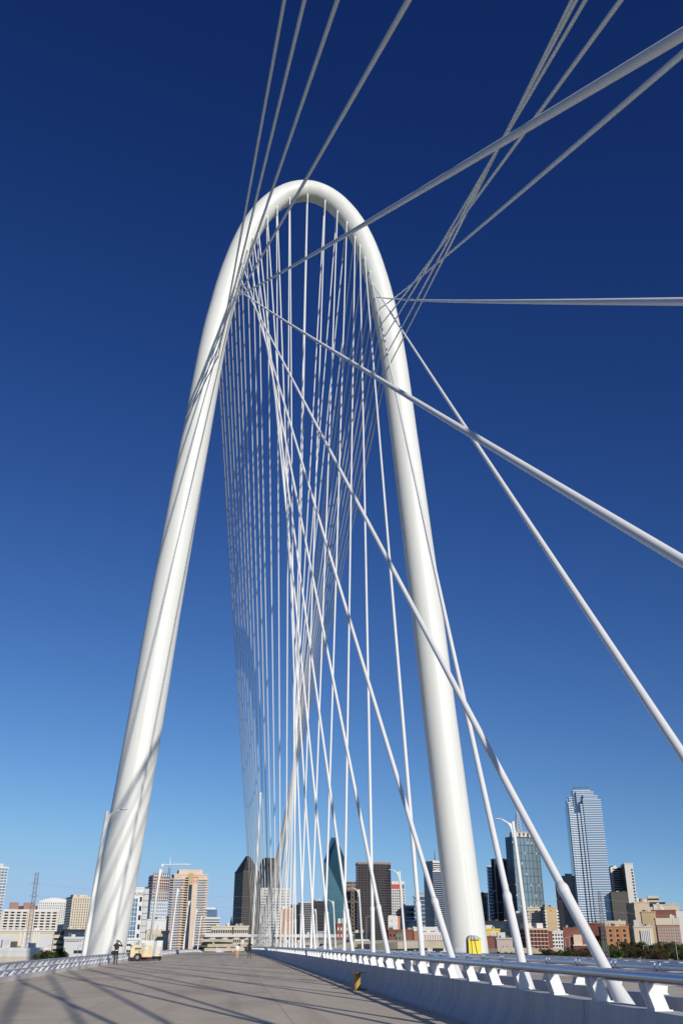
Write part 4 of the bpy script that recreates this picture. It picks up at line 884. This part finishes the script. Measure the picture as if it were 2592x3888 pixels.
# ------------------------------------------------------------------ people
def person(label, loc, rz, pose, mats, h=1.75):
    """one skinned body from a joint skeleton; material by region"""
    V = []; E_ = []; Rd = []
    def j(p, r, par=None):
        V.append(p); Rd.append(r); i = len(V)-1
        if par is not None: E_.append((par, i))
        return i
    pel = j((0,0,.95), .145); wa = j((0,.0,1.08), .135, pel); ch = j(pose.get('chest',(0,.01,1.32)), .165, wa); c = V[ch]
    nk = j((c[0],c[1]+.0,1.47), .062, ch); hd0 = j((c[0]+pose.get('head',(0,0))[0]*.4, c[1]+pose.get('head',(0,0))[1]*.4, 1.56), .085, nk); hd = j((c[0]+pose.get('head',(0,0))[0], c[1]+pose.get('head',(0,0))[1], 1.655), .098, hd0); j((V[hd][0],V[hd][1],1.72), .07, hd)
    for s_, side in ((-1,'l'),(1,'r')):
        hp = j((s_*.095,0,.90), .105, pel); kn = j((s_*.10+pose.get('kx',0)*s_, pose.get('ky_'+side,-.01), .50), .068, hp); an = j((s_*(.105+pose.get('st',0)), pose.get('ay_'+side,.02), .10), .045, kn); j((s_*(.115+pose.get('st',0)), V[an][1]-.13, .045), .042, an)
        sh = j((c[0]+s_*.185, c[1], 1.40), .068, ch); el = j(pose['el_'+side], .046, sh); wr = j(pose['wr_'+side], .033, el)
        w_ = Vector(pose['wr_'+side]); dv = (w_-Vector(pose['el_'+side])).normalized(); sd_ = dv.cross(Vector((0,1,.3))).normalized()
        pm = j(tuple(w_+dv*.06), .034, wr)
        for f in range(4): 
            bs = j(tuple(w_+dv*.10+sd_*(.022*(f-1.5))), .010, pm); j(tuple(w_+dv*(.10+.062+.010*(1.5-abs(f-1.5)))+sd_*(.024*(f-1.5))+Vector((0,-.012,0))), .0085, bs)
        th_ = j(tuple(w_+dv*.05+sd_*.042), .0105, pm); j(tuple(w_+dv*.09+sd_*.058), .009, th_)
    me = bpy.data.meshes.new('body'); me.from_pydata(V, E_, [])
    ob = bpy.data.objects.new('tmp_body', me); COL.objects.link(ob)
    md = ob.modifiers.new('s', 'SKIN'); md.use_smooth_shade = True
    for i, sv in enumerate(me.skin_vertices[0].data): sv.radius = (Rd[i], Rd[i]); sv.use_root = (i == 0)
    ob.modifiers.new('u', 'SUBSURF').levels = 1
    bpy.context.view_layer.update()
    m2 = bpy.data.meshes.new_from_object(ob.evaluated_get(bpy.context.evaluated_depsgraph_get())); bpy.data.objects.remove(ob)
    m2.materials.clear()
    for mm in mats: m2.materials.append(mm)      # 0 skin, 1 jacket, 2 trousers, 3 shoes, 4 hair
    hands = [Vector(pose['wr_l']), Vector(pose['wr_r'])]
    for pl in m2.polygons:
        ce = pl.center; k = 1
        if ce.z < .09: k = 3
        elif ce.z < .97: k = 2
        if min((ce-q).length for q in hands) < .0 or any((ce-q).dot((q-Vector(pose['el_'+s])).normalized()) > .0 and (ce-q).length < .2 for q, s in zip(hands, 'lr')): k = 0
        hx = Vector(V[hd])
        if (ce-hx).length < .17 and ce.z > 1.5: k = 4 if (ce.z > 1.69 or ce.y > hx.y+.03) else 0
        pl.material_index = k; pl.use_smooth = True
    o = inst('body', m2); o.name = 'body'
    root = tag(empty('person', loc, rz), label, 'person'); o.parent = root; root.scale = (h/1.75,)*3
    # face
    f = MB(); f.ell((hx.x,hx.y-.105,hx.z-.01), (.014,.022,.022), 8, 6); f.build('nose', mats[0], root)
    for s_ in (-1,1): f = MB(); f.ell((hx.x+s_*.035,hx.y-.088,hx.z+.018), (.013,.010,.008), 8, 6); f.build('eye', BLK, root); f = MB(); f.ell((hx.x+s_*.1,hx.y,hx.z), (.014,.024,.033), 8, 6); f.build('ear', mats[0], root)
    f = MB(); f.box(hx.x-.025,hx.x+.025,hx.y-.1,hx.y-.088,hx.z-.05,hx.z-.042); f.build('mouth', mat('lips', (.35,.12,.10), .6), root)
    f = MB(); f.ell((hx.x,hx.y+.02,hx.z+.035), (.108,.112,.095), 14, 10); f.build('hair', mats[4], root)
    return root
SKIN = mat('skin', (.55,.33,.24), .6); DKB = mat('dark_cloth', (.025,.023,.028), .9, var=.2, scale=8); DKJ = mat('maroon_black_jacket', (.045,.02,.022), .9, var=.2, scale=8); HAIR = mat('brown_hair', (.06,.035,.02), .7)
LTC = mat('cream_cloth', (.80,.74,.64), .9, var=.08, scale=8); ORC = mat('tan_trousers', (.62,.36,.18), .9, var=.08, scale=8); BRT = mat('brown_trousers', (.10,.065,.045), .9); WHAT = mat('white_hat', (.75,.74,.70), .8)
p1 = at(436, 3663.5, 1); P1 = Vector((-15.62,-25.6,0)); P1.z = deckz(P1.y)
r1 = person('person in dark clothes leaning back to photograph the arch', P1, R(25),
   dict(chest=(.03,.05,1.33), head=(.01,.03), el_l=(-.33,-.12,1.34), wr_l=(-.11,-.26,1.60), el_r=(.42,-.10,1.30), wr_r=(.14,-.27,1.64), ky_l=-.04, ky_r=.0, ay_l=.05, ay_r=-.02, st=-.02), (SKIN, DKJ, DKB, BLK, HAIR), 1.80)
b = MB(); b.tube([(-.16,.16,1.42),(.0,-.15,1.2),(.16,-.12,1.0)], .018, 6); b.build('blue_strap', mat('blue_strap', (.06,.06,.25), .7), r1)
b = MB(); b.box(-.12,.12,-.12,-.10,1.0,1.06); b.build('belt', OFFW, r1)
c1 = tag(empty('camera_body', P1+Matrix.Rotation(R(25),3,'Z') @ Vector((.03,-.30,1.70))), 'small dark camera held up by the person at the left parapet', 'camera')
MB().box(-.07,.07,-.03,.03,-.045,.045).build('housing', BLK, c1); b = MB(); b.tube([(0,-.03,0),(0,-.11,.03)], .035, 12); b.build('lens', BOLT, c1)
bg_ = tag(empty('shoulder_bag', P1+Vector((-.27,-.02,.72))), 'black shoulder bag hanging at the photographing person\'s hip', 'bag')
MB().prism([(-.14,0),(.12,0),(.15,.18),(.1,.30),(-.1,.30),(-.16,.18)], -.08, .08, 'y').build('pouch', BLK, bg_); b = MB(); b.tube([(-.02,0,.3),(.05,.02,.55),(.22,.03,.76)], .015, 6); b.build('strap', BLK, bg_)
P2 = Vector((-5.70,2.3,0)); P2.z = deckz(P2.y)
r2 = person('person in cream top, tan trousers and white hat walking on the road', P2, R(5), dict(el_l=(-.30,.02,1.16), wr_l=(-.34,-.05,.93), el_r=(.30,.02,1.16), wr_r=(.33,-.05,.93), ky_l=-.06, ky_r=.0, ay_l=.0, ay_r=.08), (SKIN, LTC, ORC, BRT, WHAT), 1.62)
b = MB(); b.tube([(0,0,1.735),(0,0,1.742)], .17, 20); b.tube([(0,0,1.74),(0,0,1.80)], [.105,.085], 18); b.build('hat', WHAT, r2)
P3 = Vector((-4.28,6.2,0)); P3.z = deckz(P3.y)
r3 = person('person in long dark coat facing away beside the walker in cream', P3, R(175), dict(el_l=(-.36,-.05,1.20), wr_l=(-.18,-.26,1.36), el_r=(.32,.02,1.15), wr_r=(.34,-.06,.92), ky_l=-.05, ky_r=.06, ay_l=-.08, ay_r=.16, st=.04), (SKIN, DKB, BRT, BLK, HAIR), 1.88)
b = MB(); b.tube([(0,0,.82),(0,0,1.0),(0,.0,1.2)], [.23,.20,.185], 18); b.build('coat_skirt', DKB, r3)
bg3 = tag(empty('shoulder_bag', P3+Vector((-.42,-.05,.80))), 'dark bag at the side of the person in the long coat', 'bag')
MB().prism([(-.16,0),(.14,0),(.18,.25),(.1,.34),(-.1,.34),(-.18,.25)], -.09, .09, 'y').build('pouch', BLK, bg3); b = MB(); b.tube([(0,0,.34),(.12,.02,.6),(.34,.02,.82)], .015, 6); b.build('strap', BLK, bg3)
